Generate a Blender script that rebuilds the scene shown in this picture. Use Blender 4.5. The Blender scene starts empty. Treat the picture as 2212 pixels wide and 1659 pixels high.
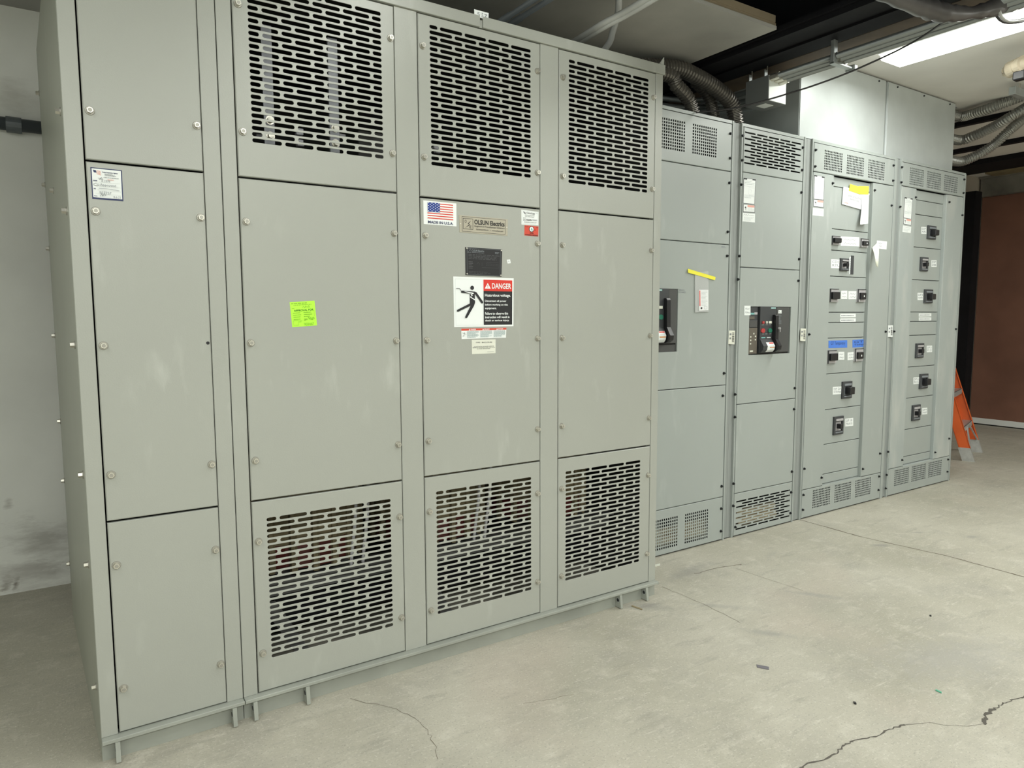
import bpy, math, random
from mathutils import Vector, Matrix
random.seed(7)
scene = bpy.context.scene
COL = scene.collection

# ---------------------------------------------------------------- camera
FPX, YAW, PITCH, ROLL = 1521.45864, 0.582403722, 0.0945069627, -0.00381274387
CAM = Vector((0.0, -2.2133054, 1.25))
_fw = Vector((math.sin(YAW)*math.cos(PITCH), math.cos(YAW)*math.cos(PITCH), -math.sin(PITCH)))
_r0 = Vector((math.cos(YAW), -math.sin(YAW), 0)); _u0 = _r0.cross(_fw)
_rt = _r0*math.cos(ROLL)+_u0*math.sin(ROLL); _up = -_r0*math.sin(ROLL)+_u0*math.cos(ROLL)
cd = bpy.data.cameras.new('camera'); cam = bpy.data.objects.new('camera', cd); COL.objects.link(cam)
cam.matrix_world = Matrix(((_rt.x,_up.x,-_fw.x,CAM.x),(_rt.y,_up.y,-_fw.y,CAM.y),(_rt.z,_up.z,-_fw.z,CAM.z),(0,0,0,1)))
cd.sensor_width = 36.0; cd.lens = FPX/2212*36.0; cd.clip_start = 0.05; cd.clip_end = 60
scene.camera = cam

# ---------------------------------------------------------------- world, lights, exposure
w = bpy.data.worlds.new('world'); scene.world = w; w.use_nodes = True
w.node_tree.nodes['Background'].inputs[0].default_value = (0.75, 0.8, 0.85, 1)
w.node_tree.nodes['Background'].inputs[1].default_value = 0.05
scene.view_settings.view_transform = 'Standard'; scene.view_settings.look = 'None'
scene.view_settings.gamma = 1.0; scene.view_settings.use_curve_mapping = False
scene.view_settings.exposure = 0.0
LIGHT_COL = (0.98, 1.0, 0.95)
# ceiling strip lamps: x, y centre, z underside, width, length, along, power
LAMPS = [(4.165, -1.08, 2.70, 0.21, 2.40, 'y', 40),
         (4.165, -4.00, 2.70, 0.21, 2.40, 'y', 40),
         (0.40, -4.20, 2.70, 0.21, 2.40, 'x', 105),
         (1.30, -1.95, 2.70, 0.21, 2.40, 'y', 24),
         (7.30, -2.60, 2.70, 0.21, 2.40, 'y', 42),  # added lamp out of view, brightens the door and right end
         (-0.85, -1.60, 2.70, 0.21, 1.20, 'y', 17)]  # added lamp out of view, brightens the back wall at left

Y1 = 0.3542073      # front of the switchboards
def at(px, py, axis, val):
    d = _fw*FPX + _rt*(px-1106.0) - _up*(py-829.5)
    t = (val-CAM[axis])/d[axis]
    return CAM+d*t

# ---------------------------------------------------------------- materials
MATS = {}
def mat(name, col, rough=0.5, metal=0.0, emit=None, noise=None, bump=None, spec=0.5, scratch=None, dust=None, alpha=1.0, coat=0.0):
    if name in MATS: return MATS[name]
    m = bpy.data.materials.new(name); MATS[name] = m; m.use_nodes = True
    nt = m.node_tree; b = nt.nodes['Principled BSDF']
    b.inputs['Roughness'].default_value = rough; b.inputs['Metallic'].default_value = metal
    b.inputs['Specular IOR Level'].default_value = spec
    b.inputs['Coat Weight'].default_value = coat
    c = (*col, 1)
    b.inputs['Base Color'].default_value = c
    tc = nt.nodes.new('ShaderNodeTexCoord')
    cur = None
    def mix(colA, colB, fac):
        mx = nt.nodes.new('ShaderNodeMix'); mx.data_type = 'RGBA'
        if hasattr(colA, 'links') or isinstance(colA, bpy.types.NodeSocket): nt.links.new(colA, mx.inputs[6])
        else: mx.inputs[6].default_value = colA
        if isinstance(colB, bpy.types.NodeSocket): nt.links.new(colB, mx.inputs[7])
        else: mx.inputs[7].default_value = colB
        nt.links.new(fac, mx.inputs[0]); return mx.outputs[2]
    def nz(scale, detail=4, stretch=None, rot=None):
        n = nt.nodes.new('ShaderNodeTexNoise'); n.inputs['Scale'].default_value = scale; n.inputs['Detail'].default_value = detail
        if stretch:
            mp = nt.nodes.new('ShaderNodeMapping'); mp.inputs['Scale'].default_value = stretch
            if rot: mp.inputs['Rotation'].default_value = rot
            nt.links.new(tc.outputs['Object'], mp.inputs[0]); nt.links.new(mp.outputs[0], n.inputs['Vector'])
        else: nt.links.new(tc.outputs['Object'], n.inputs['Vector'])
        return n.outputs['Fac']
    def ramp(s, a, b_, va=0.0, vb=1.0):
        r = nt.nodes.new('ShaderNodeMapRange'); r.inputs[1].default_value = a; r.inputs[2].default_value = b_
        r.inputs[3].default_value = va; r.inputs[4].default_value = vb; nt.links.new(s, r.inputs[0]); return r.outputs[0]
    if noise:
        sc, amt = noise
        dark = tuple(x*(1-amt) for x in col)+(1,); light = tuple(min(1, x*(1+amt)) for x in col)+(1,)
        cur = mix(dark, light, ramp(nz(sc, 6), 0.3, 0.7))
    if scratch:
        cc = cur if cur is not None else c
        a = ramp(nz(16, 7, (1, 1, .3), (0, .35, 0)), 0.57, 0.72)
        msk = ramp(nz(2.4, 2), 0.50, 0.64)
        mu = nt.nodes.new('ShaderNodeMath'); mu.operation = 'MULTIPLY'; nt.links.new(a, mu.inputs[0]); nt.links.new(msk, mu.inputs[1])
        mv = nt.nodes.new('ShaderNodeMath'); mv.operation = 'MULTIPLY'; mv.inputs[1].default_value = .36; nt.links.new(mu.outputs[0], mv.inputs[0])
        cur = mix(cc, (*scratch, 1), mv.outputs[0])
    if dust:
        cc = cur if cur is not None else c
        cur = mix(cc, (*dust, 1), ramp(nz(5, 5, (1.6, 1, .5)), 0.47, 0.68, 0, .55))
    if cur is not None: nt.links.new(cur, b.inputs['Base Color'])
    if bump:
        sc, st = bump
        bp = nt.nodes.new('ShaderNodeBump'); bp.inputs['Strength'].default_value = st; bp.inputs['Distance'].default_value = 0.002
        nt.links.new(nz(sc, 3), bp.inputs['Height']); nt.links.new(bp.outputs[0], b.inputs['Normal'])
    if emit:
        b.inputs['Emission Color'].default_value = (*emit[0], 1); b.inputs['Emission Strength'].default_value = emit[1]
    if alpha < 1: b.inputs['Alpha'].default_value = alpha
    return m

PAINT = mat('grey_green_enamel', (0.36, 0.37, 0.335), 0.33, noise=(1.3, .03), bump=(260, .12), scratch=(.56, .58, .54))
SIDEP = mat('grey_green_enamel_side', (0.36, 0.375, 0.32), 0.4, noise=(2, .05), scratch=(.47, .49, .44))
BASEP = mat('grey_green_base_paint', (0.315, 0.33, 0.295), 0.4, noise=(6, .10))
SWP = mat('light_grey_enamel', (0.345, 0.375, 0.36), 0.36, noise=(1.5, .03), scratch=(.50, .53, .51))
SWDUST = mat('dusty_light_grey_enamel', (0.36, 0.395, 0.385), 0.45, dust=(.50, .51, .48))
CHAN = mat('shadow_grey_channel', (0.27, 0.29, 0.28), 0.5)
GALV = mat('galvanized_sheet', (0.52, 0.555, 0.55), 0.38, 0.12, noise=(7, .05), bump=(5, .25))
GALVD = mat('dull_galvanized', (0.42, 0.45, 0.45), 0.45, 0.6, noise=(12, .12))
EMT = mat('emt_conduit', (0.23, 0.25, 0.25), 0.34, 0.6)
BLACK = mat('black_plastic', (0.012, 0.012, 0.014), 0.4)
BREAK = mat('charcoal_plastic', (0.045, 0.048, 0.052), 0.5)
BREAK2 = mat('charcoal_panel', (0.065, 0.066, 0.065), 0.55)
BRONZE = mat('taupe_trip_unit', (0.115, 0.10, 0.08), 0.5)
SILV = mat('silver_bezel', (0.42, 0.41, 0.42), 0.4, 0.0)
ZINC = mat('zinc_bolt', (0.62, 0.60, 0.53), 0.30, 0.75)
SCREW = mat('black_screw', (0.02, 0.022, 0.024), 0.45, 0.4)
WHITE = mat('white_label', (0.80, 0.83, 0.82), 0.55)
CREAM = mat('cream_label', (0.70, 0.71, 0.62), 0.55)
INK = mat('black_ink', (0.012, 0.012, 0.014), 0.6)
GREYINK = mat('grey_ink', (0.22, 0.24, 0.26), 0.6)
LINK = mat('faint_ink', (0.48, 0.52, 0.52), 0.6)
RED = mat('safety_red', (0.66, 0.035, 0.02), 0.5)
BRED = mat('brick_red_label', (0.62, 0.07, 0.04), 0.5)
NAVY = mat('navy_ink', (0.018, 0.028, 0.10), 0.5)
BLUE = mat('flag_blue', (0.008, 0.035, 0.24), 0.5)
LIME = mat('lime_label', (0.47, 0.92, 0.05), 0.5)
OLIVE = mat('dark_green_ink', (0.05, 0.22, 0.005), 0.6)
OLIVE2 = mat('mid_green_ink', (0.22, 0.50, 0.02), 0.6)
TAUPE = mat('brushed_nameplate', (0.42, 0.39, 0.31), 0.35, 0.3)
YTAPE = mat('yellow_tape', (0.86, 0.80, 0.06), 0.45)
BTAPE = mat('blue_tape', (0.07, 0.20, 0.66), 0.55)
PAPER = mat('white_paper', (0.80, 0.82, 0.82), 0.7)
PAPERY = mat('aged_paper', (0.76, 0.77, 0.66), 0.7)
PLAST = mat('clear_pouch_plastic', (0.66, 0.68, 0.67), 0.18, alpha=0.55)
WRAP = mat('tan_wrap', (0.62, 0.53, 0.37), 0.7, noise=(25, .2))
TEAL = mat('teal_badge', (0.20, 0.45, 0.44), 0.4)
GREENB = mat('green_button', (0.02, 0.16, 0.10), 0.35)
REDB = mat('red_button', (0.42, 0.05, 0.05), 0.35)
ORNG = mat('orange_band', (0.60, 0.20, 0.02), 0.5)
LADDER = mat('orange_fibreglass', (0.74, 0.125, 0.022), 0.4, noise=(9, .07))
ALU = mat('ladder_aluminium', (0.55, 0.56, 0.55), 0.38, 0.6, noise=(30, .12))
WALLM = mat('painted_wall', (0.74, 0.75, 0.71), 0.8, noise=(2.2, .08), bump=(20, .15))
def wall_marks(m):
    nt = m.node_tree; N = nt.nodes.new; L = nt.links.new; b = nt.nodes['Principled BSDF']; tc = N('ShaderNodeTexCoord')
    src = b.inputs['Base Color'].links[0].from_socket
    def nz(s, st, rot):
        mp = N('ShaderNodeMapping'); mp.inputs['Scale'].default_value = st; mp.inputs['Rotation'].default_value = (0, rot, 0); L(tc.outputs['Object'], mp.inputs[0])
        n = N('ShaderNodeTexNoise'); n.inputs['Scale'].default_value = s; n.inputs['Detail'].default_value = 8; n.inputs['Roughness'].default_value = .7; L(mp.outputs[0], n.inputs['Vector']); return n.outputs['Fac']
    def mr(s, a, b_, c, d):
        r = N('ShaderNodeMapRange')
        for i, v in enumerate((a, b_, c, d)): r.inputs[i+1].default_value = v
        L(s, r.inputs[0]); return r.outputs[0]
    def mix(A, col, f):
        x = N('ShaderNodeMix'); x.data_type = 'RGBA'; L(A, x.inputs[6]); x.inputs[7].default_value = (*col, 1); L(f, x.inputs[0]); return x.outputs[2]
    for (px, py, sx, sz, rot, col, st, hi) in ((14, 1262, .035, .05, .3, (.16, .13, .09), .85, 14), (34, 1262, .016, .045, .35, (.14, .11, .08), .9, 14), (18, 1087, .025, .035, .2, (.35, .34, .30), .6, 8),
                               (100, 1170, .22, .16, .6, (.36, .35, .32), .75, 5), (60, 1240, .3, .10, .1, (.40, .39, .36), .7, 5), (30, 200, .1, .1, 0, (.45, .44, .4), .5, 5)):
        q = at(px, py, 1, 1.65); m1 = N('ShaderNodeMapping'); m1.vector_type = 'TEXTURE'; m1.inputs['Location'].default_value = (q.x, 1.65, q.z); m1.inputs['Rotation'].default_value = (0, rot, 0); m1.inputs['Scale'].default_value = (sx, 1, sz)
        L(tc.outputs['Object'], m1.inputs[0]); ln = N('ShaderNodeVectorMath'); ln.operation = 'LENGTH'; L(m1.outputs[0], ln.inputs[0])
        ad = N('ShaderNodeMath'); ad.operation = 'MULTIPLY_ADD'; L(nz(hi, (1, 1, 3.5), .5), ad.inputs[0]); ad.inputs[1].default_value = 2.6; L(ln.outputs['Value'], ad.inputs[2])
        src = mix(src, col, mr(ad.outputs[0], 1.3, 2.1, st, 0))
    L(src, b.inputs['Base Color'])
wall_marks(WALLM)
WALLR = mat('beige_wall', (0.42, 0.37, 0.31), 0.85, noise=(2, .06))
CEILM = mat('white_drywall', (0.70, 0.685, 0.65), 0.85, noise=(2.5, .06))
SOFM = mat('grey_drywall', (0.41, 0.405, 0.38), 0.85, noise=(1.8, .22))
TANE = mat('tan_drywall_edge', (0.27, 0.22, 0.15), 0.8)
STEEL = mat('black_steel', (0.005, 0.005, 0.007), 0.7, noise=(5, .3), spec=.25)
WOOD = mat('brown_timber', (0.10, 0.07, 0.045), 0.7, noise=(8, .25))
HOSE = mat('corrugated_grey_hose', (0.16, 0.15, 0.135), 0.28, 0.6)
HOSER = mat('corrugated_silver_hose', (0.30, 0.30, 0.28), 0.28, 0.6)
PVC = mat('grey_pvc', (0.10, 0.115, 0.125), 0.4)
CABLEW = mat('pale_cable_sheath', (0.42, 0.43, 0.42), 0.35)
CABLEB = mat('dark_cable', (0.03, 0.028, 0.03), 0.5)
SHEATH = mat('grey_plastic_sheeting', (0.09, 0.085, 0.085), 0.35, noise=(6, .3))
PIPE = mat('beige_pipe', (0.52, 0.45, 0.34), 0.5, noise=(14, .18))
DOORM = mat('brown_door_paint', (0.20, 0.095, 0.065), 0.5, noise=(2.5, .15))
LINTEL = mat('dusty_lintel', (0.19, 0.18, 0.155), 0.7, noise=(3, .35))
TANC = mat('tan_insulation', (0.22, 0.18, 0.10), 0.6, noise=(10, .2))
REDC = mat('dark_red_winding', (0.12, 0.022, 0.018), 0.4)
INSUL = mat('pale_block', (0.6, 0.6, 0.64), 0.5)
BUS = mat('tin_busbar', (0.20, 0.205, 0.22), 0.4, 0.4)
CLAMPG = mat('grey_clamp_steel', (0.13, 0.13, 0.125), 0.5)
INSIDE = mat('interior_shade', (0.03, 0.032, 0.03), 0.6)  # shade of the cabinet interiors put into a near-black colour
LAMPB = mat('lamp_housing', (0.80, 0.82, 0.80), 0.4)
LENS = mat('lamp_lens', (0.9, 0.92, 0.9), 0.3, emit=((0.97, 1.0, 0.93), 9.0))
CRACK = mat('crack_dark', (0.10, 0.09, 0.075), 0.9)
CRACK2 = mat('joint_brown', (0.15, 0.125, 0.09), 0.9)

def concrete():
    m = bpy.data.materials.new('concrete_floor'); m.use_nodes = True; nt = m.node_tree
    b = nt.nodes['Principled BSDF']; b.inputs['Roughness'].default_value = 0.62
    N = nt.nodes.new; L = nt.links.new
    tc = N('ShaderNodeTexCoord')
    def noise(s, d, vec=None, rough=.5):
        n = N('ShaderNodeTexNoise'); n.inputs['Scale'].default_value = s; n.inputs['Detail'].default_value = d; n.inputs['Roughness'].default_value = rough
        L(vec if vec else tc.outputs['Object'], n.inputs['Vector']); return n.outputs['Fac']
    def mr(s, a, b_, c=0, d=1):
        r = N('ShaderNodeMapRange'); 
        for i, v in enumerate((a, b_, c, d)): r.inputs[i+1].default_value = v
        L(s, r.inputs[0]); return r.outputs[0]
    def mix(A, B, f):
        x = N('ShaderNodeMix'); x.data_type = 'RGBA'
        for s, i in ((A, 6), (B, 7)):
            if isinstance(s, tuple): x.inputs[i].default_value = (*s, 1)
            else: L(s, x.inputs[i])
        L(f, x.inputs[0]); return x.outputs[2]
    c = mix((0.38, 0.36, 0.29), (0.49, 0.465, 0.39), mr(noise(1.3, 6), .35, .65))
    c = mix(c, (0.34, 0.325, 0.28), mr(noise(3.2, 8, rough=.65), .50, .66, 0, .45))
    c = mix(c, (0.62, 0.59, 0.51), mr(noise(9, 8, rough=.7), .53, .68, 0, .5))
    mp = N('ShaderNodeMapping'); mp.inputs['Scale'].default_value = (1.2, 5, 1); mp.inputs['Rotation'].default_value = (0, 0, .5); L(tc.outputs['Object'], mp.inputs[0])
    c = mix(c, (0.30, 0.285, 0.24), mr(noise(3.5, 8, mp.outputs[0], .7), .55, .66, 0, .5))
    mp2 = N('ShaderNodeMapping'); mp2.inputs['Scale'].default_value = (2.5, 11, 1); mp2.inputs['Rotation'].default_value = (0, 0, -.25); L(tc.outputs['Object'], mp2.inputs[0])
    c = mix(c, (0.68, 0.65, 0.57), mr(noise(5, 9, mp2.outputs[0], .75), .56, .66, 0, .5))
    c = mix(c, (0.235, 0.225, 0.195), mr(noise(6.5, 9, mp2.outputs[0], .8), .59, .67, 0, .5))
    c = mix(c, (0.50, 0.43, 0.36), mr(noise(1.1, 3), .58, .7, 0, .35))
    c = mix(c, (0.26, 0.25, 0.22), mr(noise(150, 3), .58, .68, 0, .5))
    c = mix(c, (0.66, 0.64, 0.56), mr(noise(120, 4), .59, .69, 0, .5))
    # grey scuffed stains with a place of their own
    for (px, py, sx, sy, rot, dk, st) in ((1760, 1285, .16, .035, -.95, .30, .55), (1660, 1368, .15, .04, -.9, .29, .55), (2050, 1420, .42, .20, -.3, .37, .55), (1665, 1198, .10, .03, .4, .30, .3),
                               (1490, 1235, .28, .07, .2, .26, .5), (1400, 1310, .16, .06, -.7, .25, .6), (1900, 1178, .07, .03, -.5, .25, .7), (2100, 1160, .07, .03, -.4, .26, .6), (1980, 1150, .06, .02, -.5, .25, .6), (1560, 1310, .20, .03, -.8, .31, .4)):
        q = at(px, py, 2, 0)
        m1 = N('ShaderNodeMapping'); m1.vector_type = 'TEXTURE'; m1.inputs['Location'].default_value = (q.x, q.y, 0); m1.inputs['Rotation'].default_value = (0, 0, rot); m1.inputs['Scale'].default_value = (sx, sy, 1)
        L(tc.outputs['Object'], m1.inputs[0])
        ln = N('ShaderNodeVectorMath'); ln.operation = 'LENGTH'; L(m1.outputs[0], ln.inputs[0])
        ad = N('ShaderNodeMath'); ad.operation = 'MULTIPLY_ADD'; L(noise(22, 8, rough=.75), ad.inputs[0]); ad.inputs[1].default_value = 2.2; L(ln.outputs['Value'], ad.inputs[2])
        c = mix(c, (dk, dk*.97, dk*.9), mr(ad.outputs[0], 1.2, 2.0, st, 0))
    L(c, b.inputs['Base Color'])
    bp = N('ShaderNodeBump'); bp.inputs['Strength'].default_value = .6; bp.inputs['Distance'].default_value = .005
    L(noise(60, 8, rough=.7), bp.inputs['Height']); L(bp.outputs[0], b.inputs['Normal'])
    return m
CONC = concrete()

# ---------------------------------------------------------------- mesh helpers
class M:
    def __init__(s): s.v = []; s.f = []; s.m = []; s.ms = []
    def mi(s, m):
        if m not in s.ms: s.ms.append(m)
        return s.ms.index(m)
    def face(s, pts, m):
        n = len(s.v); s.v += [tuple(p) for p in pts]; s.f.append(tuple(range(n, n+len(pts)))); s.m.append(s.mi(m))
    def raw(s, vs, fs, m):
        n = len(s.v); s.v += [tuple(p) for p in vs]; k = s.mi(m)
        for f in fs: s.f.append(tuple(i+n for i in f)); s.m.append(k)
    def box(s, x0, x1, y0, y1, z0, z1, m, c=0.0):
        if c <= 0 or min(x1-x0, y1-y0, z1-z0) < 2.2*c:
            vs = [(x, y, z) for x in (x0, x1) for y in (y0, y1) for z in (z0, z1)]
            s.raw(vs, [(0,1,3,2),(4,6,7,5),(0,4,5,1),(2,3,7,6),(0,2,6,4),(1,5,7,3)], m)
        else:
            # chamfer on every edge
            X = (x0, x1); Y = (y0, y1); Z = (z0, z1); vs = []; idx = {}
            for a in (0, 1):
                for b in (0, 1):
                    for d in (0, 1):
                        sx = c if a == 0 else -c; sy = c if b == 0 else -c; sz = c if d == 0 else -c
                        for k, p in (('x', (X[a], Y[b]+sy, Z[d]+sz)), ('y', (X[a]+sx, Y[b], Z[d]+sz)), ('z', (X[a]+sx, Y[b]+sy, Z[d]))):
                            idx[(a, b, d, k)] = len(vs); vs.append(p)
            fs = []
            for a in (0, 1): fs.append(tuple(idx[(a, b, d, 'x')] for b, d in ((0,0),(1,0),(1,1),(0,1))))
            for b in (0, 1): fs.append(tuple(idx[(a, b, d, 'y')] for a, d in ((0,0),(1,0),(1,1),(0,1))))
            for d in (0, 1): fs.append(tuple(idx[(a, b, d, 'z')] for a, b in ((0,0),(1,0),(1,1),(0,1))))
            for a in (0, 1):
                for b in (0, 1): fs.append((idx[(a,b,0,'x')], idx[(a,b,1,'x')], idx[(a,b,1,'y')], idx[(a,b,0,'y')]))
                for d in (0, 1): fs.append((idx[(a,0,d,'x')], idx[(a,1,d,'x')], idx[(a,1,d,'z')], idx[(a,0,d,'z')]))
            for b in (0, 1):
                for d in (0, 1): fs.append((idx[(0,b,d,'y')], idx[(1,b,d,'y')], idx[(1,b,d,'z')], idx[(0,b,d,'z')]))
            for a in (0, 1):
                for b in (0, 1):
                    for d in (0, 1): fs.append((idx[(a,b,d,'x')], idx[(a,b,d,'y')], idx[(a,b,d,'z')]))
            s.raw(vs, fs, m)
    def hexa(s, p, m):   # 8 corner points: bottom loop of four then top loop of four
        s.raw(p, [(0,1,2,3),(4,7,6,5),(0,4,5,1),(1,5,6,2),(2,6,7,3),(3,7,4,0)], m)
    def cyl(s, p0, p1, r0, r1, m, n=16, cap=True):
        p0 = Vector(p0); p1 = Vector(p1); d = (p1-p0).normalized()
        a = d.orthogonal().normalized(); b = d.cross(a); vs = []
        for p, r in ((p0, r0), (p1, r1)):
            for i in range(n):
                t = 2*math.pi*i/n; vs.append(p+a*math.cos(t)*r+b*math.sin(t)*r)
        fs = [(i, (i+1) % n, n+(i+1) % n, n+i) for i in range(n)]
        if cap: fs += [tuple(range(n)), tuple(range(n, 2*n))]
        s.raw(vs, fs, m)
    def build(s, name, parent=None, smooth=False, label=None):
        me = bpy.data.meshes.new(name); me.from_pydata(s.v, [], s.f)
        for mm in s.ms: me.materials.append(mm)
        me.polygons.foreach_set('material_index', s.m)
        if smooth: me.polygons.foreach_set('use_smooth', [True]*len(s.f))
        me.update()
        o = bpy.data.objects.new(name, me); COL.objects.link(o)
        if parent: adopt(o, parent)
        if label: o['label'] = label
        return o
def adopt(o, parent):
    o.parent = parent
    if parent.type == 'EMPTY':
        o.matrix_parent_inverse = Matrix.Translation(-parent.location)
def thing(name, label, cat, loc, group=None):
    o = bpy.data.objects.new(name, None); COL.objects.link(o); o.location = loc; o.empty_display_size = .1
    o['label'] = label; o['category'] = cat
    if group: o['group'] = group
    return o
def tag(o, label, cat, group=None):
    o['label'] = label; o['category'] = cat
    if group: o['group'] = group
    return o
def struct(o): o['kind'] = 'structure'; return o

def smoothpath(pts, step):
    P = [Vector(p) for p in pts]; P = [P[0]*2-P[1]]+P+[P[-1]*2-P[-2]]; out = []
    for i in range(1, len(P)-2):
        n = max(2, int((P[i+1]-P[i]).length/step))
        for k in range(n):
            t = k/n
            out.append(.5*((2*P[i])+(-P[i-1]+P[i+1])*t+(2*P[i-1]-5*P[i]+4*P[i+1]-P[i+2])*t*t+(-P[i-1]+3*P[i]-3*P[i+1]+P[i+2])*t**3))
    out.append(P[-2]); return out
def tube(mm, pts, r, m, n=12, rf=None, step=.02, flat=None):
    P = smoothpath(pts, step) if 2 < len(pts) < 60 else [Vector(p) for p in pts]
    a = None; vs = []; 
    for i, p in enumerate(P):
        d = (P[min(i+1, len(P)-1)]-P[max(i-1, 0)]).normalized()
        if a is None: a = d.orthogonal().normalized()
        a = (a-d*a.dot(d)).normalized(); b = d.cross(a)
        rr = rf(i, len(P)) if rf else r
        for k in range(n):
            t = 2*math.pi*k/n; vs.append(p+a*math.cos(t)*rr+b*math.sin(t)*rr)
    fs = []
    for i in range(len(P)-1):
        for k in range(n): fs.append((i*n+k, i*n+(k+1) % n, (i+1)*n+(k+1) % n, (i+1)*n+k))
    fs += [tuple(range(n)), tuple(range(len(vs)-n, len(vs)))]
    mm.raw(vs, fs, m)

# bolts: one mesh, facing -Y, copied as linked objects
def bolt_mesh():
    mm = M(); mm.cyl((0, 0, 0), (0, -.0025, 0), .0118, .0108, mat('zinc_washer', (.36, .35, .31), .42, .5), 20)
    mm.cyl((0, -.0025, 0), (0, -.0125, 0), .0084, .0078, ZINC, 6); mm.cyl((0, -.0125, 0), (0, -.0129, 0), .0050, .0046, MATS['zinc_washer'], 12)
    return mm
_b = bolt_mesh().build('bolt'); BOLT = _b.data; bpy.data.objects.remove(_b)
def screw_mesh():
    mm = M(); mm.cyl((0, 0, 0), (0, -.003, 0), .0078, .0078, SCREW, 12); mm.cyl((0, -.003, 0), (0, -.010, 0), .0055, .005, SCREW, 8); return mm
_b = screw_mesh().build('screw'); SCR = _b.data; bpy.data.objects.remove(_b)
def hardware(name, data, parent, loc, rotz=0):
    o = bpy.data.objects.new(name, data); COL.objects.link(o)
    o.parent = parent
    if parent.type == 'EMPTY': o.location = Vector(loc)-parent.location
    else: o.location = loc
    o.rotation_euler = (0, 0, rotz); return o

# holes in sheet metal
def cell(mm, c, y, dep, m, rnd):
    cx0, cx1, cz0, cz1, hx0, hx1, hz0, hz1 = c
    if rnd:
        r = (hz1-hz0)/2; zc = (hz0+hz1)/2; xl = hx0+r; xr = hx1-r; n = 4
        up_l = [(xl-math.cos(t)*r, zc+math.sin(t)*r) for t in [math.pi/2*i/n for i in range(n+1)]]
        dn_l = [(x, 2*zc-z) for x, z in up_l]
        up_r = [(xr+xl-x, z) for x, z in up_l]; dn_r = [(x, 2*zc-z) for x, z in up_r]
        F = lambda pts: mm.face([(x, y, z) for x, z in pts], m)
        TL, TR, BL, BR = (cx0, cz1), (cx1, cz1), (cx0, cz0), (cx1, cz0)
        F([TL]+[up_l[-1], up_r[-1]]+[TR]); F([BL, BR, dn_r[-1], dn_l[-1]])
        F([TL]+up_l); F([BL]+dn_l[::-1]); F([TL, BL, up_l[0]])
        F([TR]+up_r[::-1]); F([BR]+dn_r); F([TR, up_r[0], BR])
        loop = up_l+up_r[::-1]+dn_r[1:]+dn_l[::-1][:-1]
    else:
        loop = [(hx0, hz0), (hx0, hz1), (hx1, hz1), (hx1, hz0)]; o = [(cx0, cz0), (cx0, cz1), (cx1, cz1), (cx1, cz0)]
        for i in range(4):
            j = (i+1) % 4; mm.face([(o[i][0], y, o[i][1]), (o[j][0], y, o[j][1]), (loop[j][0], y, loop[j][1]), (loop[i][0], y, loop[i][1])], m)
    n = len(loop)
    if rnd:   # soft punched edge
        xc = (hx0+hx1)/2; r0 = (hz1-hz0)/2; k = .0006; inner = []
        for x, z in loop:
            ax_ = min(max(x, xl), xr); dx, dz = x-ax_, z-zc; L = math.hypot(dx, dz) or 1; inner.append((x-dx/L*k, z-dz/L*k))
        vs = [(x, y, z) for x, z in loop]+[(x, y+k, z) for x, z in inner]+[(x, y+dep, z) for x, z in inner]
        mm.raw(vs, [(j*n+i, j*n+(i+1) % n, (j+1)*n+(i+1) % n, (j+1)*n+i) for j in (0, 1) for i in range(n)], m)
    else:
        vs = [(x, y, z) for x, z in loop]+[(x, y+dep, z) for x, z in loop]
        mm.raw(vs, [(i, (i+1) % n, n+(i+1) % n, n+i) for i in range(n)], m)
def panel(mm, x0, x1, z0, z1, y, m, th=.014, bev=.0024, regs=(), rnd=True, dep=.0018):
    if x1-x0 < 3*bev: bev = 0.0005
    a, b, c, d = x0+bev, x1-bev, z0+bev, z1-bev
    o = [(x0, y+bev, z0), (x0, y+bev, z1), (x1, y+bev, z1), (x1, y+bev, z0)]; i_ = [(a, y, c), (a, y, d), (b, y, d), (b, y, c)]
    k = [(x0, y+th, z0), (x0, y+th, z1), (x1, y+th, z1), (x1, y+th, z0)]
    for i in range(4):
        j = (i+1) % 4; mm.face([o[i], o[j], i_[j], i_[i]], m); mm.face([k[i], k[j], o[j], o[i]], m)
    F = lambda X0, X1, Z0, Z1: mm.face([(X0, y, Z0), (X0, y, Z1), (X1, y, Z1), (X1, y, Z0)], m)
    if not regs: F(a, b, c, d); return
    rz0 = regs[0]['z0']; rz1 = regs[0]['z1']
    F(a, b, c, rz0); F(a, b, rz1, d); xs = a
    for r in regs:
        F(xs, r['x0'], rz0, rz1); xs = r['x1']
        for cc in r['cells']: cell(mm, cc, y, dep, m, rnd)
    F(xs, b, rz0, rz1)
def brick(x0, x1, z0, z1, rows, nlong, short, gap, hfrac):
    """rows of slots; even rows (from the bottom) long..long short, odd rows short long..long. z0,z1 = centres of first and last row"""
    p = (z1-z0)/(rows-1); L = (x1-x0-short-nlong*gap)/nlong; cells = []
    for i in range(rows):
        zc = z0+i*p; h = p*hfrac/2; ln = [L]*nlong+[short]
        if i % 2: ln = ln[::-1]
        x = x0
        for j, l in enumerate(ln):
            cells.append((x-gap/2 if j else x0-gap/2, x+l+gap/2, zc-p/2, zc+p/2, x, x+l, zc-h, zc+h)); x += l+gap
    return dict(x0=x0-gap/2, x1=x1+gap/2, z0=z0-p/2, z1=z1+p/2, cells=cells)
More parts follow.
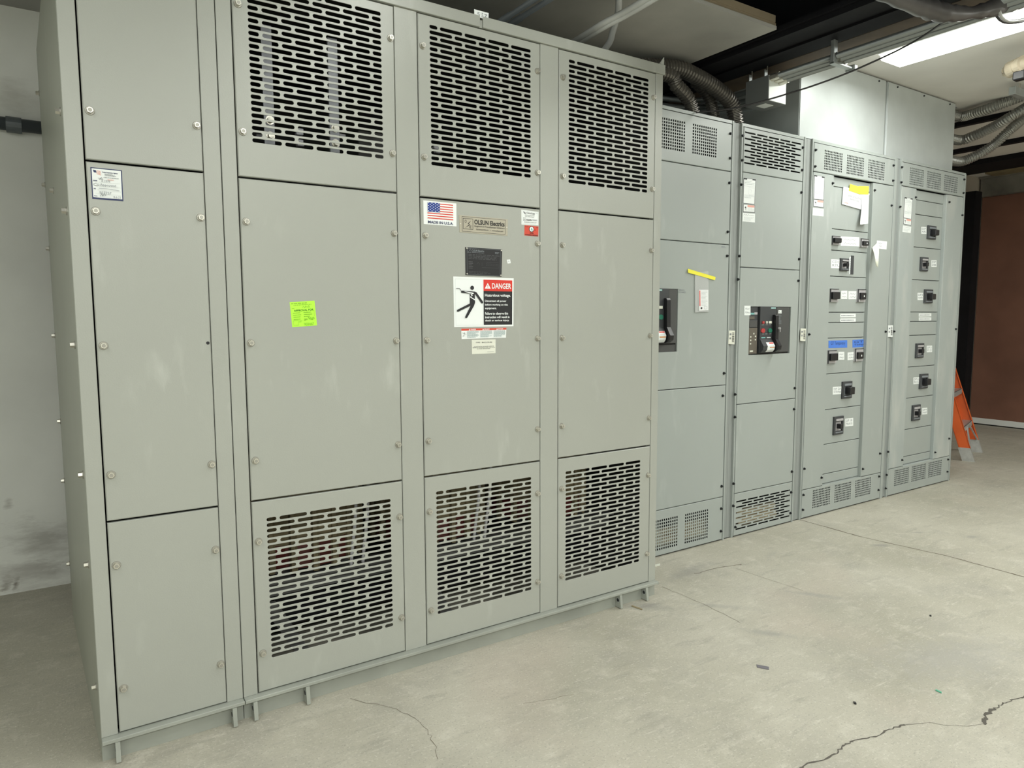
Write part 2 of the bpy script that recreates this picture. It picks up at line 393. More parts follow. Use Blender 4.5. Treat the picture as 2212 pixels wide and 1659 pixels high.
def squares(x0, x1, z0, z1, nc, nr, fx=.62, fz=.66):
    px = (x1-x0)/nc; pz = (z1-z0)/nr; cells = []
    for i in range(nc):
        for j in range(nr):
            a = x0+i*px; b = z0+j*pz
            cells.append((a, a+px, b, b+pz, a+px*(1-fx)/2, a+px*(1+fx)/2, b+pz*(1-fz)/2, b+pz*(1+fz)/2))
    return dict(x0=x0, x1=x1, z0=z0, z1=z1, cells=cells)

# text as flat polygons
_TC = {}
def glyphs(s, bold):
    k = (s, bold)
    if k in _TC: return _TC[k]
    cu = bpy.data.curves.new('t', 'FONT'); cu.body = s; cu.size = 1.0; cu.resolution_u = 3
    if bold: cu.offset = .022
    o = bpy.data.objects.new('t', cu); COL.objects.link(o)
    dg = bpy.context.evaluated_depsgraph_get(); me = bpy.data.meshes.new_from_object(o.evaluated_get(dg))
    vs = [(v.co.x, v.co.y) for v in me.vertices]; fs = [tuple(p.vertices) for p in me.polygons]
    bpy.data.objects.remove(o); bpy.data.curves.remove(cu); bpy.data.meshes.remove(me)
    xs = [v[0] for v in vs]; ys = [v[1] for v in vs]
    _TC[k] = (vs, fs, min(xs), max(xs), min(ys), max(ys)); return _TC[k]

class Decal:
    """flat label on the plane y=Y; quad corners (top-left, top-right, bottom-left, bottom-right) from picture positions or (x,z)"""
    def __init__(s, quad, Y, base, th=.0006, world=False, lean=0):
        s.Y = Y; s.mm = M(); s.k = 0; s.th = th
        s.q = [Vector((p[0], p[1])) for p in quad] if world else [Vector((a.x, a.z)) for a in (at(p[0], p[1], 1, Y) for p in quad)]
        s.W = (s.q[1]-s.q[0]).length; s.H = (s.q[2]-s.q[0]).length; s.lean = lean
        s.lift = th
        if base:
            t = [s.P(0,0,th), s.P(1,0,th), s.P(1,1,th), s.P(0,1,th)]; b = [s.P(0,0,0), s.P(1,0,0), s.P(1,1,0), s.P(0,1,0)]
            s.mm.hexa(b+t, base)
    def P(s, u, v, l):
        p = s.q[0]*(1-u)*(1-v)+s.q[1]*u*(1-v)+s.q[2]*(1-u)*v+s.q[3]*u*v
        return (p.x, s.Y-l, p.y)
    def nl(s): s.lift += .00015; return s.lift
    def rect(s, u0, v0, u1, v1, m): return s.poly([(u0,v0),(u1,v0),(u1,v1),(u0,v1)], m)
    def poly(s, pts, m, same=False):
        l = s.lift if same else s.nl(); s.mm.face([s.P(u, v, l) for u, v in pts], m); return s
    def ell(s, u, v, ru, rv, m, n=18): return s.poly([(u+ru*math.cos(2*math.pi*i/n), v+rv*math.sin(2*math.pi*i/n)) for i in range(n)], m)
    def line(s, pts, wd, m):
        s.nl()
        for (a, b), (c, d) in zip(pts, pts[1:]):
            dx = (c-a)*s.W; dy = (d-b)*s.H; L = math.hypot(dx, dy) or 1; nx = -dy/L*wd/2; ny = dx/L*wd/2
            ex = dx/L*wd*.3; ey = dy/L*wd*.3
            q = [((a*s.W-ex+nx), (b*s.H-ey+ny)), ((a*s.W-ex-nx), (b*s.H-ey-ny)), ((c*s.W+ex-nx), (d*s.H+ey-ny)), ((c*s.W+ex+nx), (d*s.H+ey+ny))]
            s.poly([(x/s.W, y/s.H) for x, y in q], m, True)
        return s
    def frame(s, u0, v0, u1, v1, wd, m): return s.line([(u0,v0),(u1,v0),(u1,v1),(u0,v1),(u0,v0)], wd, m)
    def text(s, t, u0, v0, u1, v1, m, bold=False):
        vs, fs, x0, x1, y0, y1 = glyphs(t, bold); l = s.nl()
        s.mm.raw([s.P(u0+(x-x0)/(x1-x0)*(u1-u0), v1-(y-y0)/(y1-y0)*(v1-v0), l) for x, y in vs], fs, m); return s
    def greek(s, u0, v0, u1, v1, n, m, seed=1, fill=.45, slope=0):
        rnd = random.Random(seed); s.nl(); ph = (v1-v0)/n
        for i in range(n):
            v = v0+ph*i; u = u0
            end = u1-(u1-u0)*rnd.choice((0, 0, .1, .3))
            while u < end:
                w_ = (u1-u0)*rnd.uniform(.05, .16); e = min(u+w_, end)
                s.poly([(u, v+slope*(u-u0)), (e, v+slope*(e-u0)), (e, v+slope*(e-u0)+ph*fill), (u, v+slope*(u-u0)+ph*fill)], m, True); u = e+(u1-u0)*.025
        return s
    def scrawl(s, u0, v0, u1, v1, wd, m, seed=1, n=14):
        rnd = random.Random(seed); pts = []
        for i in range(n): pts.append((u0+(u1-u0)*(i+rnd.uniform(-.4, .4))/(n-1), v0+(v1-v0)*(rnd.uniform(0, .35) if i % 2 else rnd.uniform(.6, 1))))
        return s.line(pts, wd, m)
    def done(s, name, parent=None, label=None): return s.mm.build(name, parent, label=label)

# ================================================================ room
def simple(name, boxes, parent=None, st=True):
    mm = M()
    for b in boxes: mm.box(*b)
    o = mm.build(name, parent)
    if st: struct(o)
    return o
XR = 8.95; YB = 1.65; YF = -6.0; XL = -1.6
floor = simple('floor', [(XL-.1, XR+.3, YF-.1, YB+.2, -.12, 0, CONC)])
simple('wall_back', [(XL-.1, 3.76, YB, YB+.12, 0, 3.7, WALLM), (3.76, XR+.1, YB, YB+.12, 0, 3.7, WALLR)])
simple('wall_left', [(XL-.12, XL, YF, YB, 0, 3.7, WALLM)])
simple('wall_front', [(XL, XR, YF-.12, YF, 0, 3.7, WALLM)])
simple('wall_right', [(XR, XR+.12, YF, -.55, 0, 3.7, WALLR), (XR, XR+.12, -.55, YB, 2.58, 3.7, WALLR), (XR+.05, XR+.12, 1.60, YB, 0, 2.58, WALLR)])
# low plasterboard soffit over the transformer
SZ = 2.60
sc = at(1677.5, 64, 2, SZ)
mm = M(); mm.box(XL, sc.x, sc.y, YB, SZ, SZ+.016, SOFM); mm.box(XL, sc.x, sc.y+.004, YB, SZ+.016, SZ+.03, TANE)
mm.box(XL, sc.x-.01, sc.y+.0, sc.y+.035, SZ+.03, SZ+.062, TANE)
struct(mm.build('ceiling'))
# upper dark deck, lit plasterboard ceiling and the far deck
simple('ceiling', [(XL, XR, YF, YB, 3.6, 3.7, STEEL)])
simple('ceiling', [(3.56, XR, YF, YB, 2.79, 2.82, CEILM)])
# riser closing the cavity beside the lit ceiling
simple('trim_1', [(3.545, 3.56, YF, YB, 2.62, 3.6, STEEL)])
simple('trim_2', [(3.365, 3.55, YF, YB, 2.60, 2.63, WOOD)])
# steel beam beside the soffit
bx0, bx1 = sc.x+.02, 3.36
simple('trim_3', [(bx0, bx1, YF, YB, 2.60, 2.622, STEEL), ((bx0+bx1)/2-.008, (bx0+bx1)/2+.008, YF, YB, 2.622, 2.95, STEEL), (bx0, bx1, YF, YB, 2.95, 2.972, STEEL),
                  (bx0+.02, bx0+.06, YF, YB, 2.575, 2.60, STEEL), ((bx0+bx1)/2+.03, (bx0+bx1)/2+.045, YF, YB, 2.588, 2.60, STEEL)])
simple('trim_4', [(XL, bx0-.02, -1.5, -1.44, 2.85, 3.1, STEEL), (XL, bx0-.02, -.75, -.69, 2.85, 3.1, STEEL)])
# right wall: dark girts, dusty lintel, black column
simple('trim_5', [(6.17, 6.23, YF, YB, 2.755, 2.79, STEEL)])
simple('trim_6', [(7.15, 7.22, YF, YB, 2.755, 2.79, STEEL)])
simple('trim_7', [(7.80, 8.30, YF, YB, 2.74, 2.789, STEEL), (8.5, 8.72, -1.2, 1.45, 2.76, 2.789, TANC)])
simple('trim_8', [(XR-.12, XR+.0, -4, YB-.02, 2.575, 2.785, LINTEL), (XR-.16, XR, -4, YB-.02, 2.765, 2.785, LINTEL)])
simple('trim_9', [(8.36, 8.50, 1.467, YB, 0, 2.575, STEEL)])
# brown door with pale sweep
mm = M(); mm.box(XR-.03, XR+.02, -.50, 1.645, .045, 2.575, DOORM, .004)
d = mm.build('door_1'); struct(d)
mm = M(); mm.box(XR-.045, XR-.028, -.50, 1.645, .012, .075, LAMPB, .003); mm.box(XR-.04, XR+.02, -.5, 1.645, .0, .014, BLACK)
mm.build('door_sweep', d)
mm = M(); mm.box(XR-.05, XR-.03, .905, .945, 1.30, 1.37, BLACK, .004); mm.cyl((XR-.05, .925, 1.33), (XR-.08, .925, 1.33), .012, .01, BLACK, 10)
mm.build('door_handle', d)

# floor cracks and joint: shallow dark grooves lying in the slab surface
def groove(name, pts, wfun, m, seed, jit=.008, sub=6):
    rnd = random.Random(seed); P = [at(p[0], p[1], 2, 0) if len(p) == 2 else Vector(p) for p in pts]; Q = []
    for a, b in zip(P, P[1:]):
        for k in range(sub): Q.append(a.lerp(b, k/sub))
    Q.append(P[-1]); Q = [q+Vector((rnd.uniform(-jit, jit), rnd.uniform(-jit, jit), 0)) for q in Q]
    mm = M(); Ls = []
    for i, q in enumerate(Q):
        d_ = (Q[min(i+1, len(Q)-1)]-Q[max(0, i-1)]).normalized(); nrm = Vector((-d_.y, d_.x, 0)); wd = wfun(i/(len(Q)-1))*rnd.uniform(.5, 1.5)
        Ls.append((q+nrm*wd/2+Vector((0, 0, .0006)), q-nrm*wd/2+Vector((0, 0, .0006))))
    for (a, b), (c, e) in zip(Ls, Ls[1:]): mm.face([a, b, e, c], m)
    o = mm.build(name, floor); return o
groove('control_joint', [(1728,1123),(1790,1140),(1850,1157),(1950,1180),(2050,1202),(2130,1224),(2200,1243),(3.87,-1.6,0),(3.87,-3.2,0),(3.87,-5.8,0)], lambda t: .007+.003*t, CRACK2, 1, .002)
groove('crack', [(1715,1668),(1735,1655),(1800,1632),(1819,1615),(1840,1602),(1890,1592),(1915,1578),(1952,1566)], lambda t: .005, CRACK, 2, .004)
groove('crack', [(1952,1566),(2010,1561),(2040,1567),(2085,1569),(2125,1564)], lambda t: .0012, CRACK, 3, .002)
groove('crack', [(2125,1564),(2128,1548),(2145,1532),(2165,1522),(2185,1512),(2215,1504),(2260,1492)], lambda t: .009 if t < .35 else .005, CRACK, 4, .005)
groove('crack', [(1430,1268),(1480,1288),(1530,1310),(1600,1345)], lambda t: .002, CRACK2, 5, .003)
groove('crack', [(1500,1240),(1560,1225),(1605,1219)], lambda t: .004, CRACK2, 6, .008)
groove('crack', [(1590,1228),(1680,1258),(1735,1276)], lambda t: .0015, CRACK2, 7, .002)
groove('crack', [(760,1510),(860,1532),(905,1555),(930,1590),(950,1640)], lambda t: .0015, CRACK2, 8, .006)
groove('crack', [(1130,1520),(1180,1512),(1240,1500)], lambda t: .001, CRACK2, 9, .004)

# ================================================================ transformer
xS = at(494.5, 750, 1, 0).x
GX = dict(A=.1072, B=.4024, C=.4933, D=1.0023, E=1.0836, F=1.5897, G=1.6741, H=2.1844)
ZT, ZB, ZR = 2.262, .0705, 2.300
YBK = 1.2; XLB = .027
def zrow(l, r): return (at(*l, 1, 0).z+at(*r, 1, 0).z)/2
S1 = [zrow((180,345),(440,372)), zrow((513,380),(857,418)), zrow((907,426),(1167,450)), zrow((1207,456),(1412,471))]
S2 = [zrow((229,1127),(473,1096)), zrow((541,1084),(871,1038)), zrow((917,1030),(1165,997)), zrow((1205,990),(1400,964))]
g = .0030
cols = [('A','B'), ('C','D'), ('E','F'), ('G','H')]
bolts = [
 [[(183,237),(427,271)], [(195,455),(436,470),(212,747),(231,1027),(461,1003)], [(244,1223),(471,1187),(262,1489),(483,1434)]],
 [[(505,5),(845,82),(517,283),(850,331)], [(526,478),(854,504),(537,741),(859,736),(546,996),(863,960)], [(555,1171),(868,1116),(564,1413),(869,1334)]],
 [[(908,97),(1166,154),(912,338),(1163,373)], [(914,508),(1162,526),(921,735),(1162,731),(925,953),(1163,927)], [(926,1106),(1162,1066),(928,1320),(1162,1257)]],
 [[(1215,166),(1417,211),(1214,380),(1413,409)], [(1212,529),(1408,541),(1209,730),(1404,725),(1210,921),(1401,903)], [(1208,1057),(1397,1027),(1208,1246),(1395,1197)]]]

wire = thing('wiring_cabinet', 'tall narrow plain grey-green metal cabinet at left end with signed inspection sticker', 'electrical cabinet', (.25, .6, 0))
tr = thing('transformer_cabinet', 'wide grey-green transformer cabinet with six slotted vents and red danger sign', 'transformer', (1.33, .6, 0))
pans = {}
for ci, (a, b) in enumerate(cols):
    par = wire if ci == 0 else tr
    x0, x1 = GX[a]+g*1.3, GX[b]-g*.6
    rows = [(S1[ci]+g, ZT-g), (S2[ci]+g, S1[ci]-g), (ZB+g, S2[ci]-g)]
    for ri, (z0, z1) in enumerate(rows):
        mm = M(); vent = ci > 0 and ri != 1
        if vent:
            gx0 = {1: .5395, 2: 1.1305, 3: 1.7235 if ri == 0 else 1.7145}[ci]; gx1 = {1: .9565, 2: 1.5465, 3: 2.143 if ri == 0 else 2.125}[ci]
            za, zb_ = (1.7755, 2.225) if ri == 0 else (.1815, .624)
            panel(mm, x0, x1, z0, z1, 0, PAINT, regs=[brick(gx0, gx1, za, zb_, 26, 4, .031, .0088, .70)])
        else: panel(mm, x0, x1, z0, z1, 0, PAINT)
        o = mm.build('vent_panel' if vent else 'cover_panel', par); pans[(ci, ri)] = o
        bl = list(bolts[ci][ri])
        for p in bl:
            q = at(p[0], p[1], 1, -.004)
            q.x = x0+.012+.004 if abs(q.x-x0) < abs(q.x-x1) else x1-.0125
            hardware('bolt', BOLT, o, (q.x, 0, q.z), 0)
        if ci == 0 and ri == 1:
            q = at(449, 741, 1, 0); h = M(); h.cyl((q.x, .0, q.z), (q.x, -.0005, q.z), .0048, .0048, INK, 14); h.build('screw_hole', o)
# bolts that stand above the picture's top edge are left to the hidden part of the panel

# left cabinet shell
mm = M()
mm.box(.066, GX['A'], 0, .03, ZB, ZT, PAINT, .0012); mm.box(GX['B'], xS-.0012, 0, .03, ZB, ZT, PAINT, .0012)
mm.box(.066, xS-.001, -.008, .03, ZT, ZR, PAINT, .0012)
mm.hexa([(XLB, YBK, ZT), (.066, .03, ZT), (xS-.001, .03, ZT), (xS-.001, YBK, ZT), (XLB, YBK, ZR-.002), (.066, .03, ZR-.002), (xS-.001, .03, ZR-.002), (xS-.001, YBK, ZR-.002)], PAINT)
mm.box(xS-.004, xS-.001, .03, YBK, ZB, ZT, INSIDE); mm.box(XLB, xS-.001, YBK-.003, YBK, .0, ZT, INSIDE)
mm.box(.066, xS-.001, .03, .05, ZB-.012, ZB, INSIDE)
mm.build('enclosure', wire)
mm = M()
def sx(y): return .066+(XLB-.066)*y/YBK
mm.hexa([(sx(.012), .012, 0), (sx(.012)+.004, .012, 0), (sx(YBK)+.004, YBK, 0), (sx(YBK), YBK, 0), (sx(.012), .012, ZR-.002), (sx(.012)+.004, .012, ZR-.002), (sx(YBK)+.004, YBK, ZR-.002), (sx(YBK), YBK, ZR-.002)], SIDEP)
sp = mm.build('side_panel', wire)
for (px, py, yy) in ((122,240,.07),(133,455,.07),(153,745,.07),(170,1026,.07),(185,1220,.07),(205,1483,.07),(81,201,1.17),(94,399,1.17),(105,537,1.17),(116,725,1.17),(127,910,1.17),(137,1038,1.17),(151,1217,1.17),(109,411,.62)):
    q = at(px, py, 1, yy); hardware('bolt', BOLT, sp, (sx(yy), yy, q.z), -math.pi/2)
def baseframe(par, x0, x1, tabs):
    mm = M()
    mm.box(x0, x1, .004, .02, 0, ZB-.012, BASEP); mm.box(x0, x1, -.024, .03, ZB-.011, ZB, BASEP, .0012)
    mm.box(x0, x1, .02, .06, 0, .006, BASEP)
    o = mm.build('base_frame', par)
    for (px, py) in tabs:
        q = at(px, py, 1, -.022); t = M()
        t.hexa([(q.x-.006, .004, .004), (q.x+.006, .004, .004), (q.x+.006, -.034, .004), (q.x-.006, -.034, .004), (q.x-.006, .004, ZB-.011), (q.x+.006, .004, ZB-.011), (q.x+.006, -.026, ZB-.011), (q.x-.006, -.026, ZB-.011)], BASEP)
        t.cyl((q.x-.0062, -.014, .036), (q.x+.0062, -.014, .036), .011, .011, GALVD, 14)
        t.cyl((q.x-.0066, -.014, .036), (q.x+.0066, -.014, .036), .0075, .0075, INK, 14)
        t.build('lifting_lug', par)
baseframe(wire, .066, xS-.001, [(254,1603), (506,1522)])
baseframe(tr, xS+.001, 2.225, [(551,1510), (664,1480), (1340,1283), (1396,1268)])
# main enclosure
mm = M()
for a, b in ((xS+.0012, GX['C']), (GX['D'], GX['E']), (GX['F'], GX['G']), (GX['H'], 2.225)): mm.box(a, b, 0, .03, ZB, ZT, PAINT, .0012)
gx = at(1040.5, 57, 1, -.008).x
mm.box(xS+.001, gx-.006, -.008, .03, ZT, ZR, PAINT, .0012); mm.box(gx+.006, 2.230, -.008, .03, ZT, ZR, PAINT, .0012)
mm.box(gx-.006, gx+.006, 0, .03, ZT, ZR-.012, PAINT)
mm.box(xS+.001, 2.225, .03, YBK, ZR-.006, ZR-.002, PAINT); mm.box(2.2225, 2.225, .03, YBK, 0, ZR-.002, PAINT); mm.box(2.220, 2.2222, .031, YBK-.005, .01, ZR-.008, INSIDE); mm.box(xS+.006, 2.219, .035, YBK-.005, ZR-.0085, ZR-.0065, INSIDE)  # thin dark liners stand in for shade behind the slots
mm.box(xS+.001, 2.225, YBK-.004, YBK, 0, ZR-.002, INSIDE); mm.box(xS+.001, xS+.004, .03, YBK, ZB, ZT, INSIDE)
mm.face([(2.20, .0, ZR), (2.2295, .0, ZR), (2.2295, .0, ZR+.036)], PAINT); mm.face([(2.20, .003, ZR), (2.2295, .003, ZR), (2.2295, .003, ZR+.036)], PAINT)
mm.face([(2.2295, 0, ZR), (2.2295, .003, ZR), (2.2295, .003, ZR+.036), (2.2295, 0, ZR+.036)], PAINT)
mm.build('enclosure', tr)
# stencilled tag standing over the gap in the top lip
dq = Decal([(1024,20),(1038.5,24),(1024.5,35),(1038,38.5)], -.006, WHITE, .0012); dq.text('5', .45, .3, .85, .85, GREYINK, True); dq.done('number_tag', tr)
dq = Decal([(1038.7,24),(1055.2,28.5),(1038,38.5),(1054.6,43.5)], -.006, WHITE, .0012)
for v in (.3, .55, .82): dq.ell(.18, v, .1, .07, GREYINK)
dq.text('7', .45, .3, .8, .9, GREYINK, True).ell(.85, .9, .05, .05, LINK); dq.done('number_tag', tr)
# inside: bus bars, windings, clamps
for (px, top, x_) in ((581, 125, 0), (722, 150, 0)):
    q = at(px, 250, 1, .16); zt_ = at(px, top, 1, .16).z+.1; zb2 = 1.70
    mm = M(); mm.box(q.x-.017, q.x+.017, .16, .172, zb2, zt_, BUS, .001); bb = mm.build('busbar', tr)
    for py in ((258, 292) if px == 581 else (275, 308)):
        z = at(px, py, 1, .15).z; mm = M(); mm.cyl((q.x+.002, .16, z), (q.x+.002, .157, z), .014, .014, ZINC, 18); mm.cyl((q.x+.002, .157, z), (q.x+.002, .146, z), .010, .0095, ZINC, 6); mm.build('busbar_bolt', bb)
for (px, py) in ((648, 280), (648, 288), (648, 304), (650, 312), (740, 292), (562, 292), (944, 319), (948, 327)):
    q = at(px, py, 1, .22); mm = M(); mm.box(q.x-.012, q.x+.012, .22, .24, q.z-.005, q.z+.005, INSUL, .002); mm.build('terminal_block', tr)
q = at(808, 300, 1, .3); mm = M(); mm.box(q.x-.06, q.x+.09, .3, .31, 1.62, 1.93, CLAMPG); mm.build('barrier_plate', tr)
for cx in (.77, 1.335, 1.90):
    mm = M(); mm.cyl((cx, .50, .35), (cx, .50, 1.55), .235, .235, REDC, 36)
    for k in range(20):
        t = 2*math.pi*k/20; c_, s_ = math.cos(t), math.sin(t)
        mm.cyl((cx+.245*c_, .50+.245*s_, .34), (cx+.245*c_, .50+.245*s_, 1.56), .014, .014, TANC, 6)
    mm.cyl((cx, .50, .44), (cx, .50, 1.5), .243, .243, TANC, 36, False)
    mm.cyl((cx, .50, .34), (cx, .50, .345), .25, .25, CLAMPG, 36)
    mm.build('winding', tr)
mm = M(); mm.box(.52, 2.18, .26, .32, .27, .33, CLAMPG, .003); mm.box(.52, 2.18, .23, .32, .325, .332, CLAMPG); mm.build('core_clamp', tr)
mm = M(); mm.box(.52, 2.18, .38, .66, .10, .30, BLACK, .004); mm.build('core', tr)
for x_ in (.70, 1.28, 1.86):
    mm = M(); mm.hexa([(x_, .2, .02), (x_+.05, .2, .02), (x_+.05, .24, .02), (x_, .24, .02), (x_-.13, .21, .26), (x_-.08, .21, .26), (x_-.08, .25, .26), (x_-.13, .25, .26)], CLAMPG); mm.build('core_brace', tr)
mm = M()
for x_ in (.885, .93, 1.40, 1.45): tube(mm, [(x_, .17, 1.6), (x_+.01, .16, .7), (x_-.01, .18, .36)], .006, INSUL, 8)
mm.build('lead_wires', tr)

# ------------------------------------------------ labels on the transformer
pm = pans[(2, 1)]
d = Decal([(914.3,432.8),(985.6,439.5),(915.3,483.8),(986,489.2)], 0, WHITE)
for i in range(7):
    v = .095+.105*i; d.line([(.12 if i > 3 else .48, v), (.89, v)], .0031, RED)
d.rect(.12, .06, .49, .455, BLUE)
for r in range(7):
    for c_ in range(7): 
        if (r+c_) % 2 == 0: d.poly([(.145+.052*c_+.016*math.cos(k*1.2566+1.57), .087+.055*r+.021*math.sin(k*1.2566-1.57)) for k in range(5)], WHITE, r+c_ > 0)
d.text('MADE IN U.S.A.', .125, .835, .895, .955, NAVY, True); d.done('flag_sticker', pm, 'white sticker with a flag and MADE IN U.S.A.')
d = Decal([(991.5,464.5),(1096.5,473.5),(992.4,501.7),(1096,509.4)], 0, TAUPE, .0012)
d.frame(.055, .07, .95, .93, .0012, INK); d.frame(.075, .17, .27, .78, .0014, INK)
d.text('O', .105, .25, .145, .42, INK); d.text('E', .205, .57, .24, .72, INK)
d.poly([(.235,.26),(.165,.46),(.195,.50),(.105,.74),(.215,.52),(.185,.47)], INK)
d.text('OLSUN Electrics', .30, .19, .93, .47, INK, True); d.text('Engineered Transformer Solutions', .305, .52, .93, .65, INK)
d.text('Richmond Illinois   •   www.olsun.com', .34, .71, .90, .80, INK)
d.ell(.022, .5, .012, .035, ZINC); d.ell(.975, .5, .012, .035, ZINC); d.done('nameplate', pm, 'brushed metal maker nameplate with black lettering')
d = Decal([(1126,452.8),(1163.2,458),(1126.3,485),(1162.8,487)], 0, WHITE)
d.frame(.05, .06, .95, .94, .0005, LINK)
d.poly([(.10,.11),(.16,.11),(.2,.2),(.24,.14),(.25,.24),(.17,.24)], INK); d.text('OHV220', .29, .12, .78, .24, INK, True); d.text('Mark', .84, .1, .95, .15, GREYINK)
d.text('INSULATION SYSTEM', .2, .30, .76, .36, INK); d.text('NO. 8 POLYMERIC', .22, .40, .74, .46, INK)
d.frame(.1, .52, .23, .72, .0007, INK); d.poly([(.2,.55),(.14,.63),(.17,.64),(.13,.7),(.2,.63),(.17,.62)], INK)
d.text('OLSUN', .27, .60, .58, .71, INK, True); d.greek(.62, .60, .92, .72, 2, GREYINK, 3); d.text('RICHMOND, ILLINOIS 60071', .15, .79, .88, .86, INK); d.done('certification_label', pm, 'small white certification label')
d = Decal([(1133,486.6),(1163,489.2),(1132.6,508.5),(1162.4,511)], 0, BRED)
d.text('Protect', .03, .05, .28, .16, INK); d.text('Max', .84, .06, .97, .17, INK); d.ell(.5, .33, .185, .29, INK); d.ell(.5, .33, .145, .235, WHITE)
d.poly([(.46,.2),(.54,.24),(.58,.4),(.52,.5),(.44,.38)], TEAL); d.line([(.54,.42),(.57,.5)], .0008, INK); d.text('SR', .70, .34, .80, .45, INK)
d.text('CAUTION', .36, .66, .64, .78, INK, True); d.text('AUTHORIZED PERSONNEL', .03, .86, .98, .97, INK, True); d.done('certification_label', pm, 'small red label with a white round emblem')
d = Decal([(1004.6,533.6),(1084.4,539),(1005.4,594.2),(1083,597.6)], 0, BLACK, .0012)
d.frame(.045, .03, .955, .97, .0006, GREYINK); d.frame(.06, .05, .145, .19, .0007, GREYINK); d.line([(.13,.07),(.08,.17)], .001, GREYINK)
d.text('OLSUN Electrics', .17, .07, .50, .145, GREYINK, True); d.greek(.17, .17, .5, .20, 1, GREYINK, 4); d.greek(.8, .12, .93, .2, 2, GREYINK, 5)
d.greek(.08, .24, .93, .44, 4, mat('dim_ink', (.07, .07, .075), .5), 6); dim = MATS['dim_ink']
d.greek(.08, .5, .2, .78, 5, dim, 7, .6)
for (a, b) in (((.30,.60),(.34,.52)),((.34,.52),(.38,.60)),((.44,.52),(.44,.64)),((.56,.50),(.9,.50)),((.44,.70),(.9,.70)),((.9,.56),(.9,.70))): d.line([a, b], .0007, dim)
for k in range(6): d.frame(.56+.055*k, .55, .585+.055*k, .62, .0006, dim)
d.greek(.08, .86, .6, .90, 1, dim, 8); d.greek(.08, .91, .93, .95, 1, dim, 9)
for u in (.03, .965):
    for v in (.04, .955): d.ell(u, v, .02, .026, ZINC)
d.done('rating_plate', pm, 'black metal rating plate with four rivets')
d = Decal([(1094.5,561),(1101.8,560.4),(1096.5,569.4),(1103.2,568.6)], 0, WHITE); d.greek(.3, .35, .7, .7, 2, GREYINK, 11); d.done('inspection_dot', pm)
# danger sign
d = Decal([(979,597.2),(1109.4,601.3),(981,706.8),(1108.9,704.6)], 0, WHITE)
d.frame(.03, .045, .475, .965, .0006, LINK)
d.rect(.485, .045, .975, .275, RED); d.rect(.485, .275, .975, .965, INK)
d.poly([(.555,.11),(.605,.225),(.505,.225)], WHITE); d.rect(.551, .145, .560, .185, RED); d.rect(.551, .195, .560, .208, RED)
d.text('DANGER', .625, .11, .955, .225, WHITE, True)
for t, v0, v1, u1 in (('Hazardous voltage.', .33, .405, .945), ('Disconnect all power', .455, .505, .87), ('before working on this', .53, .58, .895), ('equipment.', .605, .655, .70), ('Failure to observe this', .705, .755, .90), ('instruction will result in', .78, .83, .925), ('death or serious injury.', .855, .905, .92)):
    d.text(t, .505, v0, u1, v1, WHITE, True)
d.ell(.295, .215, .030, .042, INK)                                             # head
d.poly([(.13,.275),(.335,.290),(.36,.315),(.345,.345),(.30,.335),(.13,.32),(.115,.31),(.115,.285)], INK)      # reaching arm
d.poly([(.335,.290),(.365,.305),(.475,.50),(.468,.525),(.445,.525),(.345,.345)], INK)   # hanging arm
d.poly([(.255,.325),(.335,.335),(.338,.47),(.338,.52),(.30,.56),(.255,.56)], INK)       # trunk
d.poly([(.258,.525),(.305,.55),(.06,.695),(.045,.69),(.042,.67),(.05,.655)], INK)       # back leg
d.poly([(.275,.55),(.338,.51),(.32,.575),(.205,.815),(.185,.825),(.172,.81),(.175,.79)], INK)  # front leg
d.poly([(.155,.285),(.30,.31),(.325,.325),(.285,.35),(.30,.37),(.265,.395),(.338,.445),(.338,.47),(.25,.40),(.285,.372),(.262,.355),(.29,.335),(.24,.325)], WHITE)
d.line([(.035,.235),(.085,.232),(.115,.275)], .0018, INK)
d.done('danger_sign', pm, 'white, red and black DANGER hazardous voltage sign with falling figure')
d = Decal([(996.2,710.2),(1093.6,707.8),(997,732.5),(1092.8,729.4)], 0, WHITE)
d.rect(0, 0, 1, .2, BRED)
for u, t in ((.2, 'DANGER'), (.5, 'PELIGRO'), (.81, 'DANGER')):
    d.poly([(u-.04,.17),(u-.025,.03),(u-.01,.17)], WHITE); d.text(t, u, .05, u+.115, .16, WHITE, True)
d.line([(.02,.4),(.07,.5),(.1,.55)], .0008, INK); d.line([(.06,.44),(.055,.62),(.02,.75)], .0008, INK); d.line([(.055,.62),(.045,.78)], .0008, INK); d.ell(.066, .4, .006, .03, INK)
for i, u in enumerate((.12, .41, .71)): d.greek(u, .26, u+.26, .92, 7, mat('sea_grey_ink', (.33, .42, .42), .6), 20+i, .5)
d.done('warning_label', pm, 'small wide white warning label with red top strip')
d = Decal([(1019,734.3),(1070.4,733),(1019.6,765),(1070.3,763)], 0, CREAM)
d.text('TYPE 1 ENCLOSURE', .16, .155, .85, .235, INK, True)
for t, a, b, v in (('DO NOT BLOCK VENTILATED OPENINGS', .08, .93, .46), ('MINIMUM 6 INCHES BETWEEN THIS WALLS', .03, .97, .54), ('OR OTHER OBSTRUCTIONS', .2, .76, .62)): d.text(t, a, v, b, v+.045, INK, True)
d.greek(.64, .87, .93, .9, 1, GREYINK, 31); d.done('enclosure_label', pm, 'cream TYPE 1 ENCLOSURE label')
